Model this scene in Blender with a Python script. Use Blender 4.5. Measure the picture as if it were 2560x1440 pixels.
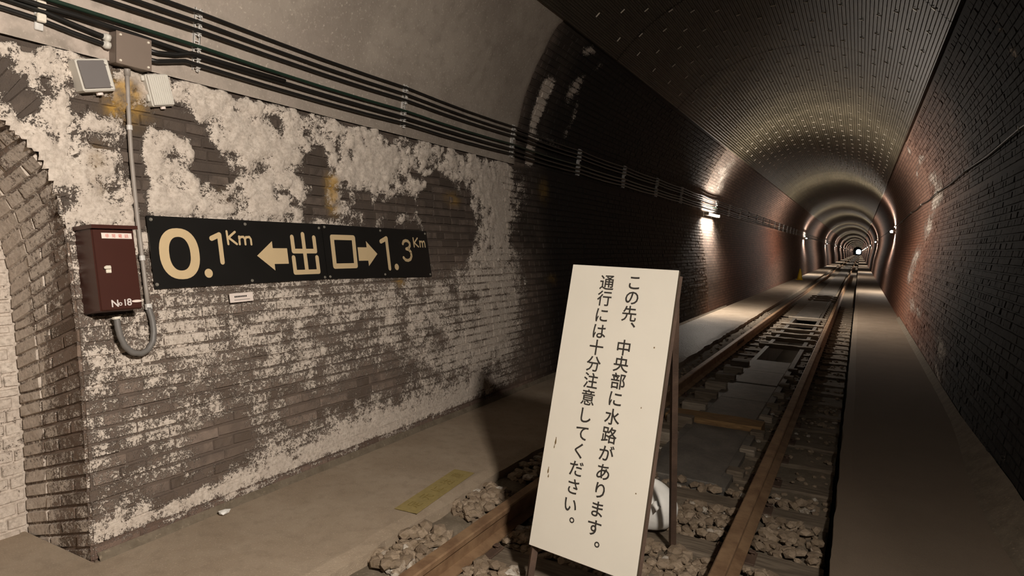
import bpy, math, random
import numpy as np
from mathutils import Matrix, Vector
random.seed(7); rng = np.random.default_rng(11)
for _o in list(bpy.data.objects): bpy.data.objects.remove(_o, do_unlink=True)
SC = bpy.context.scene
COL = SC.collection
PI = math.pi
# ------------------------------------------------------------------ camera
cd = bpy.data.cameras.new('camera'); cam = bpy.data.objects.new('camera', cd); COL.objects.link(cam)
cd.sensor_width = 36; cd.lens = 22.1644; cd.clip_start = .05; cd.clip_end = 3000
_X = Vector((0.87547, -0.063228, 0.479118)); _Y = Vector((0.482236, 0.049389, -0.874648)); _Z = Vector((0.031639, 0.996776, 0.073729))
cam.matrix_world = Matrix.Translation((.97, 0, 1.42)) @ Matrix((_X, _Y, _Z)).to_4x4()
SC.camera = cam
# ------------------------------------------------------------------ daylight beyond the portals, exposure
w = bpy.data.worlds.new('world'); SC.world = w; w.use_nodes = True
w.node_tree.nodes['Background'].inputs[0].default_value = (.62, .86, 1, 1)
w.node_tree.nodes['Background'].inputs[1].default_value = 12.0
w.cycles.sampling_method = 'NONE'
SC.view_settings.view_transform = 'Standard'; SC.view_settings.look = 'None'
SC.view_settings.gamma = 1; SC.view_settings.use_curve_mapping = False
SC.view_settings.exposure = 0.08
SC.cycles.use_denoising = True
SC.cycles.max_bounces = 6; SC.cycles.diffuse_bounces = 4; SC.cycles.glossy_bounces = 3
SC.cycles.sample_clamp_indirect = 4.0
LAMP = (1, .90, .79)       # colour of the bulkhead lamps
LAMP_W = 22.0               # glow of their diffusers
BEAM = (138.0, 64.0, 82.0)  # watts out, up, down
SPREAD = 150.0              # beam angle

# ------------------------------------------------------------------ helpers
def link(o, parent=None):
    COL.objects.link(o)
    if parent is not None: o.parent = parent
    return o
def mesh(name, V, F, mat=None, uv=None, attrs=None, smooth=False):
    me = bpy.data.meshes.new(name)
    V = np.asarray(V, dtype=np.float32).reshape(-1, 3)
    if isinstance(F, np.ndarray):
        n, k = F.shape
        me.vertices.add(len(V)); me.vertices.foreach_set('co', V.ravel())
        me.loops.add(n*k); me.loops.foreach_set('vertex_index', F.ravel().astype(np.int32))
        me.polygons.add(n); me.polygons.foreach_set('loop_start', np.arange(0, n*k, k, dtype=np.int32))
        me.polygons.foreach_set('loop_total', np.full(n, k, dtype=np.int32))
        me.update(calc_edges=True)
    else:
        me.from_pydata([tuple(map(float, v)) for v in V], [], F)
    if attrs is not None:
        a = me.attributes.new('zone', 'FLOAT_COLOR', 'POINT')
        a.data.foreach_set('color', np.asarray(attrs, dtype=np.float32).ravel())
    if uv is not None:
        l = me.uv_layers.new(name='UVMap')
        vi = np.empty(len(me.loops), dtype=np.int32); me.loops.foreach_get('vertex_index', vi)
        l.data.foreach_set('uv', np.asarray(uv, dtype=np.float32)[vi].ravel())
    if mat is not None: me.materials.append(mat)
    me.polygons.foreach_set('use_smooth', np.full(len(me.polygons), smooth))
    me.update()
    return me
def obj(name, me, parent=None, loc=None, rot=None):
    o = bpy.data.objects.new(name, me)
    if loc is not None: o.location = loc
    if rot is not None: o.rotation_euler = rot
    return link(o, parent)
def struct(o): o['kind'] = 'structure'; return o
def thing(name, label, cat, loc=(0, 0, 0), group=None, rot=None):
    o = bpy.data.objects.new(name, None); COL.objects.link(o); o.location = loc
    o.empty_display_size = .1
    if rot is not None: o.rotation_euler = rot
    return tag(o, label, cat, group)
def tag(o, label, cat, group=None):
    o['label'] = label; o['category'] = cat
    if group: o['group'] = group
    return o
class MB:
    """collects simple solids into one mesh"""
    def __init__(s): s.V = []; s.F = []
    def add(s, V, F):
        n = len(s.V); s.V += [tuple(v) for v in V]; s.F += [tuple(i+n for i in f) for f in F]; return s
    def box(s, x0, x1, y0, y1, z0, z1, b=0.0):
        if b <= 0:
            V = [(x, y, z) for z in (z0, z1) for y in (y0, y1) for x in (x0, x1)]
            return s.add(V, [(0, 2, 3, 1), (4, 5, 7, 6), (0, 1, 5, 4), (2, 6, 7, 3), (0, 4, 6, 2), (1, 3, 7, 5)])
        # chamfered box: three shrunken slabs hull
        V = []; idx = {}
        for cx in (0, 1):
            for cy in (0, 1):
                for cz in (0, 1):
                    X = (x0, x1)[cx]; Y = (y0, y1)[cy]; Z = (z0, z1)[cz]
                    sx = b if cx == 0 else -b; sy = b if cy == 0 else -b; sz = b if cz == 0 else -b
                    idx[cx, cy, cz] = len(V)
                    V += [(X, Y+sy, Z+sz), (X+sx, Y, Z+sz), (X+sx, Y+sy, Z)]
        F = []
        def q(a, b_, c, d): F.append((a, b_, c, d))
        for c in (0, 1):
            r = [idx[c, 0, 0], idx[c, 1, 0], idx[c, 1, 1], idx[c, 0, 1]]; q(*(r if c else r[::-1]))
            r = [idx[0, c, 0]+1, idx[0, c, 1]+1, idx[1, c, 1]+1, idx[1, c, 0]+1]; q(*(r if c else r[::-1]))
            r = [idx[0, 0, c]+2, idx[1, 0, c]+2, idx[1, 1, c]+2, idx[0, 1, c]+2]; q(*(r if c else r[::-1]))
        for a in (0, 1):
            for c in (0, 1):
                i, j = idx[a, c, 0], idx[a, c, 1]; q(i, i+1, j+1, j)
                i, j = idx[a, 0, c], idx[a, 1, c]; q(i, i+2, j+2, j)
                i, j = idx[0, a, c], idx[1, a, c]; q(i+1, i+2, j+2, j+1)
        for k, i in idx.items(): F.append((i, i+1, i+2))
        return s.add(V, F)
    def tube(s, pts, r, n=8, cap=True):
        pts = [Vector(p) for p in pts]; V = []; F = []
        rs = r if isinstance(r, (list, tuple)) else [r]*len(pts)
        up = None
        for i, p in enumerate(pts):
            d = (pts[min(i+1, len(pts)-1)]-pts[max(i-1, 0)]).normalized()
            if up is None:
                up = Vector((0, 0, 1)) if abs(d.z) < .9 else Vector((1, 0, 0))
            a = d.cross(up).normalized(); b = a.cross(d).normalized(); up = b
            for k in range(n):
                t = 2*PI*k/n; V.append(p+(a*math.cos(t)+b*math.sin(t))*rs[i])
        for i in range(len(pts)-1):
            for k in range(n):
                F.append((i*n+k, i*n+(k+1) % n, (i+1)*n+(k+1) % n, (i+1)*n+k))
        if cap: F.append(tuple(range(n))[::-1]); F.append(tuple((len(pts)-1)*n+k for k in range(n)))
        return s.add(V, F)
    def xf(s, M):
        s.V = [tuple(M @ Vector(v)) for v in s.V]; return s
    def build(s, name, mat, parent=None, smooth=False, loc=None, rot=None):
        return obj(name, mesh(name, s.V, s.F, mat, smooth=smooth), parent, loc, rot)
def copy_tree(o, parent=None, loc=None):
    c = o.copy(); COL.objects.link(c); c.parent = parent
    if loc is not None: c.location = loc
    for ch in list(o.children): copy_tree(ch, c)
    return c
ORD = 'first second third fourth fifth sixth seventh eighth ninth tenth eleventh twelfth thirteenth fourteenth fifteenth sixteenth seventeenth eighteenth nineteenth twentieth twenty-first twenty-second twenty-third twenty-fourth twenty-fifth twenty-sixth twenty-seventh twenty-eighth twenty-ninth thirtieth thirty-first thirty-second thirty-third thirty-fourth'.split()
# value noise
def vnoise(x, y, seed=0):
    xi = np.floor(x).astype(np.int64); yi = np.floor(y).astype(np.int64); fx = x-xi; fy = y-yi
    fx = fx*fx*(3-2*fx); fy = fy*fy*(3-2*fy)
    def h(a, b):
        n = (a*374761393+b*668265263+seed*974634541) & 0xffffffff
        n = ((n ^ (n >> 13))*1274126177) & 0xffffffff
        return ((n ^ (n >> 16)) & 0xffff)/65535.0
    return (h(xi, yi)*(1-fx)+h(xi+1, yi)*fx)*(1-fy)+(h(xi, yi+1)*(1-fx)+h(xi+1, yi+1)*fx)*fy
def fbm(x, y, sc, oc=4, seed=0):
    v = 0; a = .5; t = 0
    for i in range(oc):
        v = v+a*vnoise(x*sc, y*sc, seed+i*7); t += a; a *= .55; sc *= 2.03
    return v/t
# ------------------------------------------------------------------ tunnel section: s = arc length up the wall from rail level
_P = [(-.3, 1.79), (0, 1.81), (.7, 1.86), (1.03, 1.90), (1.46, 1.98), (1.75, 2.025), (2.0, 2.043), (2.2, 2.05)]
_z = np.linspace(-.3, 2.2, 60)
PX = np.concatenate([np.interp(_z, [p[0] for p in _P], [p[1] for p in _P]), 2.05*np.cos(np.linspace(0, PI/2, 80)[1:])])
PZ = np.concatenate([_z, 2.2+2.05*np.sin(np.linspace(0, PI/2, 80)[1:])])
PS = np.concatenate([[0], np.cumsum(np.hypot(np.diff(PX), np.diff(PZ)))]); PS -= np.interp(0, PZ, PS)
S_SPR = float(np.interp(2.2, PZ, PS)); S_CR = float(PS[-1])
def sec(s):
    s = np.asarray(s, float); e = .02
    x = np.interp(s, PS, PX); z = np.interp(s, PS, PZ)
    dx = np.interp(s+e, PS, PX)-np.interp(s-e, PS, PX); dz = np.interp(s+e, PS, PZ)-np.interp(s-e, PS, PZ)
    l = np.hypot(dx, dz)+1e-9
    return x, z, -dz/l, dx/l          # position, inward normal (for the right side)
def WP(side, s, off=0.0):
    x, z, nx, nz = sec(s)
    return side*(x+nx*off), z+nz*off
# hand-placed marks read off the walls: (y, s, ry, rs, amount)
WL = [(2.34,1.95,0.32,0.13,0.4),(2.25,2.12,0.28,0.07,0.35),(2.8,2.09,0.3,0.12,0.3),(3.29,1.97,0.45,0.16,0.3),(3.96,2.0,0.48,0.12,0.3),(4.84,2.01,0.64,0.21,0.25),(5.25,1.71,0.48,0.34,0.2),(4.79,1.25,0.42,0.29,0.2),(2.31,1.57,0.43,0.09,0.4),(2.6,1.73,0.27,0.14,0.35),(1.94,1.7,0.08,0.1,0.3),(2.03,1.81,0.09,0.06,0.25),(1.54,2.0,0.1,0.1,0.3),(1.33,2.1,0.09,0.06,0.4),(1.37,1.83,0.09,0.1,0.35),(1.49,2.18,0.11,0.08,0.35),(1.4,1.71,0.12,0.07,0.3),(1.27,1.82,0.06,0.1,0.2),(1.86,1.54,0.1,0.08,0.35),(1.85,1.84,0.06,0.08,0.3),(2.2,2.15,0.15,0.06,0.4),(3.7,1.73,0.29,0.12,0.15),(1.31,1.92,0.05,0.07,-0.9),(1.35,2.17,0.03,0.04,-0.6),(1.61,1.97,0.08,0.04,-0.7),(1.61,1.82,0.06,0.04,-0.3),(1.77,1.89,0.04,0.11,-0.8),(1.77,1.68,0.03,0.13,-0.8),(1.76,1.49,0.03,0.08,-0.6),(2.08,1.96,0.14,0.05,-0.8),(1.97,1.96,0.07,0.04,-0.8),(2.14,1.82,0.08,0.06,-0.8),(2.31,1.82,0.04,0.04,-0.6),(2.18,1.72,0.07,0.04,-0.7),(2.59,2.06,0.06,0.06,-0.6),(2.89,1.84,0.07,0.12,-0.8),(2.74,1.84,0.04,0.05,-0.4),(2.93,1.68,0.04,0.08,-0.6),(3.34,1.59,0.06,0.11,-0.7),(3.69,1.67,0.21,0.07,-0.7),(4.25,1.65,0.29,0.15,-0.9),(4.29,1.39,0.3,0.15,-0.9),(3.71,1.48,0.13,0.07,-0.6),(4.46,1.53,0.19,0.21,-0.6),(4.11,1.92,0.28,0.03,-0.4),(4.27,1.88,0.29,0.05,-0.4),(2.44,1.54,0.04,0.03,-0.4),(1.67,2.12,0.04,0.05,-0.4),(1.48,0.05,0.1,0.05,0.5),(1.61,0.1,0.11,0.06,0.5),(1.77,0.09,0.12,0.06,0.45),(1.96,0.09,0.13,0.05,0.5),(2.19,0.07,0.15,0.06,0.5),(2.46,0.08,0.17,0.07,0.5),(2.77,0.09,0.2,0.07,0.5),(3.08,0.11,0.23,0.08,0.5),(3.41,0.12,0.26,0.09,0.5),(3.78,0.11,0.25,0.09,0.45),(4.15,0.11,0.29,0.1,0.45),(4.52,0.16,0.26,0.1,0.35),(1.36,0.5,0.08,0.12,-0.35),(1.4,0.24,0.06,0.08,-0.25),(2.09,0.31,0.14,0.06,-0.6),(1.94,0.17,0.1,0.04,-0.5),(1.78,0.2,0.06,0.05,-0.4),(1.7,0.15,0.04,0.03,-0.3),(2.09,0.4,0.14,0.04,-0.3),(2.75,0.39,0.33,0.06,-0.22),(3.3,0.46,0.34,0.07,-0.22),(1.62,0.4,0.07,0.05,-0.25),(1.97,0.65,0.27,0.05,-0.12),(3.11,0.58,0.31,0.04,-0.15),(1.49,0.56,0.07,0.17,0.15),(2.49,0.9,0.6,0.14,0.16),(3.55,0.8,0.56,0.17,0.14),(1.91,0.95,0.17,0.08,0.14),(3.15,0.98,0.39,0.08,0.15),(4.82,0.68,0.36,0.21,0.22),(4.59,0.94,0.2,0.07,-0.15),(4.47,0.47,0.39,0.13,0.18),(5.77,1.41,0.37,0.37,-0.1),(2.26,0.77,0.15,0.03,-0.18),(3.06,0.82,0.11,0.03,-0.3),(1.35,1.25,0.09,0.17,-0.25),(1.55,1.48,0.08,0.07,-0.1),(1.35,0.76,0.07,0.1,-0.3),(1.41,1.4,0.06,0.05,-0.1),(1.41,1.67,0.09,0.05,0.15),(5.85,3.04,0.17,0.1,0.75),(5.81,2.82,0.13,0.14,0.75),(5.8,2.64,0.1,0.11,0.6),(6.37,3.07,0.19,0.21,0.5),(6.29,3.54,0.16,0.07,0.7),(6.66,3.46,0.17,0.1,0.5),(6.66,2.89,0.1,0.17,0.5),(6.54,2.68,0.1,0.12,0.45),(5.82,2.4,0.14,0.12,0.7),(5.81,2.25,0.11,0.08,0.6),(6.26,2.51,0.39,0.06,0.5),(6.5,3.2,0.14,0.14,0.4),(6.25,3.81,0.2,0.11,0.2),(8.61,3.29,0.4,0.13,0.25),(8.91,2.63,1.04,0.31,0.08),(10.54,2.71,0.67,0.18,0.15),(14.89,3.15,1.25,0.22,0.55),(15.05,3.48,1.0,0.17,0.45),(15.23,2.79,1.05,0.2,0.5),(15.22,1.39,1.17,0.57,0.35),(14.84,0.65,1.13,0.45,0.3),(15.91,1.98,1.24,0.39,0.4),(13.56,0.53,0.8,0.34,0.1),(28.36,1.97,3.9,0.65,0.15),(27.71,1.14,2.69,0.49,0.2)]
WR = [(13.0,2.74,0.84,0.16,0.5),(13.61,3.17,0.82,0.09,0.5),(14.26,3.48,0.58,0.06,0.5),(13.05,2.33,0.89,0.17,0.5),(13.61,1.95,0.92,0.23,0.45),(12.19,2.46,0.63,0.23,0.4),(10.75,1.83,0.66,0.12,0.2),(15.01,1.35,1.34,0.25,0.3),(15.1,1.68,1.9,0.52,0.2),(15.17,0.94,1.22,0.23,0.4),(13.31,0.51,1.14,0.16,0.45),(11.58,0.49,0.74,0.11,0.4),(8.41,1.16,0.24,0.13,0.4),(8.62,1.43,0.31,0.12,0.4),(7.5,1.07,0.18,0.11,0.3),(8.51,0.38,0.64,0.16,0.65),(8.41,0.1,0.44,0.07,0.6),(8.01,0.71,0.38,0.09,0.3),(15.09,3.07,0.73,0.1,0.4),(6.14,3.3,0.07,0.05,0.5),(6.14,3.19,0.08,0.03,0.6),(6.11,3.0,0.09,0.06,0.5),(6.52,3.51,0.06,0.03,0.4),(4.81,0.18,0.19,0.08,0.3),(7.17,3.22,0.22,0.06,0.1)]
OL = [(3.02,1.73,0.04,0.08,0.9),(1.72,2.04,0.05,0.06,0.9),(1.69,1.97,0.04,0.03,0.7),(1.75,2.07,0.04,0.04,0.8),(3.04,1.62,0.03,0.05,0.5),(1.59,1.61,0.03,0.04,0.4),(6.14,1.03,0.1,0.03,0.2),(3.59,1.11,0.05,0.03,0.6),(4.38,1.76,0.07,0.04,0.5),(1.59,1.73,0.05,0.05,0.4),(6.14,1.98,0.1,0.09,0.3),(2.22,1.61,0.05,0.04,0.15)]
OR = []
RL = [(20.65,1.17,4.54,0.5,0.9),(26.28,1.77,4.11,0.62,0.8),(18.13,0.53,2.82,0.33,0.6),(11.89,2.41,1.8,0.28,0.2),(14.35,0.14,1.82,0.18,0.6),(1.8,1.06,0.03,0.11,0.3),(1.24,1.01,0.08,0.32,0.4),(1.34,1.17,0.09,0.17,0.3)]
RR = [(19.31,-0.05,4.09,0.43,0.9),(18.83,1.34,5.47,0.77,0.6),(21.62,0.6,4.11,0.54,0.9),(9.43,0.31,1.86,0.13,0.3),(11.37,0.39,1.69,0.16,0.8)]
def gsum(L, y, s, damp=0):
    v = np.zeros(np.shape(y))
    for a, b, ra, rb, k in L: v = v+(k if k < 0 or not damp else k*1.25 if a > 5.6 else k*damp)*np.exp(-(((y-a)/ra)**2+((s-b)/rb)**2)*.9)
    return v
def sstep(a, b, x):
    t = np.clip((x-a)/(b-a), 0, 1); return t*t*(3-2*t)
def zone(side, y, s):
    """white efflorescence, sooty dark with painted-in shade, red brick, ochre at wall point (y, s)"""
    y = np.asarray(y, float); s = np.asarray(s, float)
    yw = y+.10*(fbm(y, s, 5, 3, 3)-.5); sw = s+.10*(fbm(y, s, 5, 3, 9)-.5)
    n = .6*fbm(y, s, 7, 4, 21)+.5*fbm(y, s, 16, 3, 91)-.55; n2 = fbm(y, s, 22, 3, 5)-.5
    if side < 0:
        base = .53*(1-sstep(5.0, 6.2, yw+.5*n))*(1-sstep(2.16, 2.22, sw))
        up = sstep(1.15, 1.5, s)*sstep(0, .3, base)
        W = base+gsum(WL, yw, sw, .55)+n*(.42*sstep(0, .3, base)+.75*up+.12)+n2*(.25+.35*up)+.07*up
        W = W-.15*sstep(5.5, 7, y)+.20*np.exp(-((yw-4.95)/.7)**2-((sw-.95)/.55)**2)+.22*np.exp(-((yw-5.35)/.45)**2-((sw-1.9)/.3)**2)
        lowred = np.exp(-(s/.10)**2)
        soot_shade = .5*up+1.0*sstep(5.3, 6.3, yw)*(1-sstep(12.3, 14.3, y))+.25*sstep(15.8, 17, y)*(1-sstep(19, 20.5, y))  # damp and sooty brick; the dimness between lamps is painted in as well
        soot_shade = np.where(s > S_SPR, np.maximum(soot_shade, .85*sstep(5.3, 5.7, yw)*(1-sstep(12.7, 13.3, yw))), soot_shade)
        W = W-.35*lowred*(s < .08)
        R = gsum(RL, yw, sw)+.45*sstep(14, 19, y)+.25*lowred
        O = 1.3*gsum(OL, yw, sw)+.9*np.exp(-((yw-1.74)/.09)**2-((sw-2.02)/.09)**2)
    else:
        W = .05+1.1*gsum(WR, yw, sw)+n*.55+n2*.15
        soot_shade = 1.05*(1-sstep(6.8, 9.6, yw+.6*n))  # near right wall darkened, painting in shade where lamp light grazes past
        soot_shade = np.maximum(soot_shade, .8*(s > S_SPR)*(1-sstep(8.5, 9.6, yw)))
        lowred = np.exp(-(s/.12)**2)
        R = gsum(RR, yw, sw)+.28+.3*sstep(8, 12, y)+.3*lowred
        O = gsum(OR, yw, sw)
    W = W+.12*np.sin(y*.9+side)*(y > 20)
    return np.stack([np.clip(W, 0, 1), np.clip(soot_shade, 0, 1), np.clip(R, 0, 1), np.clip(O, 0, 1)], -1)
def crust(side, y, s, W):
    if side > 0: return np.zeros(np.shape(y))
    band = sstep(1.15, 1.5, s)*(1-sstep(2.17, 2.24, s))*(1-sstep(4.6, 5.6, y))+.35*np.exp(-((s-.2)/.12)**2)*(1-sstep(4.5, 5.3, y))
    band = band*(1-sstep(1.72, 1.78, y)*(1-sstep(3.96, 4.02, y))*sstep(1.05, 1.10, s)*(1-sstep(1.49, 1.53, s)))
    lump = .25+1.1*fbm(y, s, 20, 3, 31)+.6*(fbm(y, s, 60, 2, 17)-.5)
    return sstep(.48, .62, W)*(.55+.45*sstep(.6, .85, W))*band*lump*.036
# ------------------------------------------------------------------ materials
def newmat(name):
    m = bpy.data.materials.new(name); m.use_nodes = True
    nt = m.node_tree; nt.nodes.clear()
    out = nt.nodes.new('ShaderNodeOutputMaterial'); b = nt.nodes.new('ShaderNodeBsdfPrincipled')
    nt.links.new(b.outputs[0], out.inputs[0])
    return m, nt, b
class G:
    def __init__(s, nt): s.nt = nt
    def n(s, t, **k):
        nd = s.nt.nodes.new(t)
        for a, v in k.items(): setattr(nd, a, v)
        return nd
    def put(s, nd, i, v):
        if v is None: return
        if hasattr(v, 'is_linked'): s.nt.links.new(v, nd.inputs[i])
        else: nd.inputs[i].default_value = v if not (isinstance(v, tuple) and len(v) == 3 and nd.inputs[i].type == 'RGBA') else v+(1,)
    def m(s, op, a, b=None, c=None, clamp=False):
        nd = s.n('ShaderNodeMath', operation=op, use_clamp=clamp); s.put(nd, 0, a); s.put(nd, 1, b); s.put(nd, 2, c); return nd.outputs[0]
    def mix(s, f, a, b, blend='MIX'):
        nd = s.n('ShaderNodeMix', data_type='RGBA', blend_type=blend); s.put(nd, 0, f); s.put(nd, 6, a); s.put(nd, 7, b); return nd.outputs[2]
    def noise(s, vec, sc, det=3, rough=.55, dist=0.0):
        nd = s.n('ShaderNodeTexNoise'); s.put(nd, 'Vector', vec); nd.inputs['Scale'].default_value = sc; nd.inputs['Detail'].default_value = det
        nd.inputs['Roughness'].default_value = rough; nd.inputs['Distortion'].default_value = dist; return nd.outputs[0]
    def ramp(s, f, a, b):
        nd = s.n('ShaderNodeMapRange', interpolation_type='SMOOTHSTEP'); s.put(nd, 0, f); nd.inputs[1].default_value = a; nd.inputs[2].default_value = b; return nd.outputs[0]
    def vs(s, vec, k):
        nd = s.n('ShaderNodeVectorMath', operation='MULTIPLY'); s.put(nd, 0, vec); nd.inputs[1].default_value = k; return nd.outputs[0]
    def bump(s, h, d, strength=1.0, normal=None):
        nd = s.n('ShaderNodeBump'); s.put(nd, 'Height', h); nd.inputs['Distance'].default_value = d; nd.inputs['Strength'].default_value = strength
        if normal is not None: s.put(nd, 'Normal', normal)
        return nd.outputs[0]
def simple(name, col, rough=.6, metal=0.0, var=.25, sc=30, bump=.0, emit=None):
    m, nt, b = newmat(name); g = G(nt)
    pos = g.n('ShaderNodeNewGeometry').outputs['Position']
    nz = g.noise(pos, sc, 4)
    c = g.mix(nz, tuple(x*(1-var) for x in col), tuple(min(1, x*(1+var)) for x in col))
    g.put(b, 'Base Color', c); b.inputs['Roughness'].default_value = rough; b.inputs['Metallic'].default_value = metal
    if bump: g.put(b, 'Normal', g.bump(nz, bump))
    if emit:
        b.inputs['Emission Color'].default_value = tuple(emit[0])+(1,); b.inputs['Emission Strength'].default_value = emit[1]
    return m
def masonry(name, joints=False):
    m, nt, b = newmat(name); g = G(nt)
    pos = g.n('ShaderNodeNewGeometry').outputs['Position']
    at = g.n('ShaderNodeAttribute', attribute_name='zone')
    sp = g.n('ShaderNodeSeparateColor'); nt.links.new(at.outputs['Color'], sp.inputs[0])
    W, SO, R = sp.outputs[0], sp.outputs[1], sp.outputs[2]; OC = at.outputs['Alpha']
    n1 = g.noise(pos, 11, 5, .6); n2 = g.noise(pos, 55, 4, .65); n3 = g.noise(pos, 170, 3, .6); n4 = g.noise(pos, 2.3, 3)
    rnd = g.m('FRACT', g.m('ADD', g.n('ShaderNodeAttribute', attribute_name='rnd').outputs['Fac'], g.n('ShaderNodeObjectInfo').outputs['Random']))
    bc = g.mix(rnd, (.105, .078, .060), (.26, .20, .162))
    bc = g.mix(g.ramp(n1, .35, .7), bc, (.13, .10, .082))
    rc = g.mix(rnd, (.125, .045, .025), (.21, .092, .055))
    col = g.mix(R, bc, rc)
    h = n2
    if joints:
        uv = g.n('ShaderNodeUVMap').outputs[0]
        bt = g.n('ShaderNodeTexBrick', offset=.5, squash=1.0); g.put(bt, 'Vector', uv)
        bt.inputs['Scale'].default_value = 1; bt.inputs['Brick Width'].default_value = .17; bt.inputs['Row Height'].default_value = .062
        bt.inputs['Mortar Size'].default_value = .005; bt.inputs['Mortar Smooth'].default_value = .3
        bt.inputs['Color1'].default_value = (.75, .75, .75, 1); bt.inputs['Color2'].default_value = (1.15, 1.15, 1.15, 1); bt.inputs['Mortar'].default_value = (.35, .35, .35, 1)
        col = g.mix(1.0, col, bt.outputs['Color'], 'MULTIPLY')
        h = g.m('SUBTRACT', g.m('MULTIPLY', n2, .4), bt.outputs['Fac'])
    col = g.mix(g.m('MULTIPLY', SO, g.ramp(n4, -.6, .25)), col, (.013, .0105, .009))  # sooty brick and painted-in shade share this dark colour
    col = g.mix(g.m('MULTIPLY', OC, g.ramp(n1, .3, .55)), col, (.40, .235, .05))
    t = g.m('ADD', W, g.m('ADD', g.m('MULTIPLY', g.m('SUBTRACT', n2, .5), .75), g.m('ADD', g.m('MULTIPLY', g.m('SUBTRACT', n3, .5), .75), g.m('MULTIPLY', g.m('SUBTRACT', n1, .5), .4))))
    mk = g.m('MULTIPLY', g.ramp(t, .44, .60), g.m('SUBTRACT', 1.0, g.m('MULTIPLY', OC, .85)))
    wc = g.mix(n1, (.50, .42, .36), (.82, .74, .65))
    wc = g.mix(g.ramp(n2, .35, .62), (.50, .43, .365), wc)
    col = g.mix(g.m('MULTIPLY', mk, .93), col, wc)
    g.put(b, 'Base Color', col)
    g.put(b, 'Roughness', g.m('ADD', .76, g.m('MULTIPLY', mk, .15))); b.inputs['Specular IOR Level'].default_value = .3
    hh = g.m('ADD', g.m('MULTIPLY', mk, .8), g.m('ADD', g.m('MULTIPLY', n2, .5), g.m('MULTIPLY', n3, .35)))
    nb = g.bump(hh, .006, 1.0)
    if joints: nb = g.bump(h, .010, 1.0, nb)
    g.put(b, 'Normal', nb)
    return m
M = {}
M['masonry'] = masonry('masonry'); M['masonry_far'] = masonry('masonry_with_joints', True)
def concrete(name, c1, c2, grain, rough=.85, wet=False, sc=3.0, lime=False):
    m, nt, b = newmat(name); g = G(nt)
    pos = g.n('ShaderNodeNewGeometry').outputs['Position']
    n1 = g.noise(pos, sc, 5, .6, .4); n2 = g.noise(pos, grain, 3, .6); n5 = g.noise(pos, sc*7, 4)
    c = g.mix(g.ramp(n1, .3, .7), c1, c2)
    c = g.mix(g.m('MULTIPLY', g.ramp(n5, .45, .75), .35), c, tuple(x*.6 for x in c1))
    c = g.mix(g.ramp(n2, .55, .8), c, tuple(min(1, x*1.5) for x in c2))
    nb = g.bump(n2, .0025)
    if lime:                              # lime bloom close above the springing
        sx = g.n('ShaderNodeSeparateXYZ'); nt.links.new(pos, sx.inputs[0])
        f = g.m('MULTIPLY', g.m('SUBTRACT', 1.0, g.ramp(g.m('ADD', sx.outputs[1], g.m('MULTIPLY', n1, 2.0)), 2.2, 4.4)), g.m('SUBTRACT', 1.0, g.ramp(g.m('ADD', sx.outputs[2], g.m('MULTIPLY', n1, .5)), 2.7, 3.2)))
        c = g.mix(g.m('MULTIPLY', f, g.ramp(n5, .3, .6)), c, (.46, .385, .33))
    if wet:
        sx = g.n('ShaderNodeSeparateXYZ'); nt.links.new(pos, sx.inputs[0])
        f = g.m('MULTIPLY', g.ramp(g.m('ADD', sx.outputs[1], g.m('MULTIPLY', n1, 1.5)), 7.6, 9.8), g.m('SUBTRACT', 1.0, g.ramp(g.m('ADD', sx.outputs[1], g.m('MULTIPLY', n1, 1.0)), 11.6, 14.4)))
        c = g.mix(g.m('MULTIPLY', g.m('GREATER_THAN', sx.outputs[0], 0.0), g.m('ADD', .85, g.m('MULTIPLY', g.ramp(sx.outputs[1], 8.0, 14.0), -.6))), c, (.125, .092, .064))   # the right path is mixed darker and browner, less so further along
        f = g.m('MULTIPLY', f, g.m('LESS_THAN', sx.outputs[0], 0.0))
        g.put(b, 'Roughness', g.m('SUBTRACT', rough, g.m('MULTIPLY', f, .42)))
        c = g.mix(g.m('MULTIPLY', f, .7), c, (.03, .03, .034))
        nf = g.noise(pos, 42, 3, .6); nb = g.bump(g.m('MULTIPLY', nf, f), .06, 1.0, nb)
    else: b.inputs['Roughness'].default_value = rough
    g.put(b, 'Base Color', c); g.put(b, 'Normal', nb)
    return m
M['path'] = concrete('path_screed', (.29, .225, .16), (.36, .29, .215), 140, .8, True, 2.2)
M['render'] = concrete('grey_cement_render', (.25, .21, .175), (.36, .31, .26), 60, .85, sc=1.6, lime=True)
M['slab'] = concrete('drain_slab_concrete', (.085, .076, .066), (.15, .135, .115), 90, .55, sc=5)
M['dirt'] = concrete('ballast_dirt', (.12, .095, .065), (.18, .145, .105), 60, .95, sc=9)
M['gutter'] = simple('wet_dark_channel', (.02, .018, .015), .35)
M['stone'] = None
def stone_mat():
    m, nt, b = newmat('ballast_stone'); g = G(nt)
    pos = g.n('ShaderNodeNewGeometry').outputs['Position']
    rnd = g.m('FRACT', g.m('ADD', g.n('ShaderNodeAttribute', attribute_name='rnd').outputs['Fac'], g.n('ShaderNodeObjectInfo').outputs['Random']))
    c = g.mix(rnd, (.19, .14, .095), (.34, .265, .19))
    c = g.mix(g.ramp(rnd, .9, .98), c, (.50, .46, .40))
    c = g.mix(g.ramp(g.noise(pos, 40, 4), .4, .7), c, (.19, .14, .09))
    g.put(b, 'Base Color', c); b.inputs['Roughness'].default_value = .85; g.put(b, 'Normal', g.bump(g.noise(pos, 120, 3), .004)); return m
M['stone'] = stone_mat()
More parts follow.
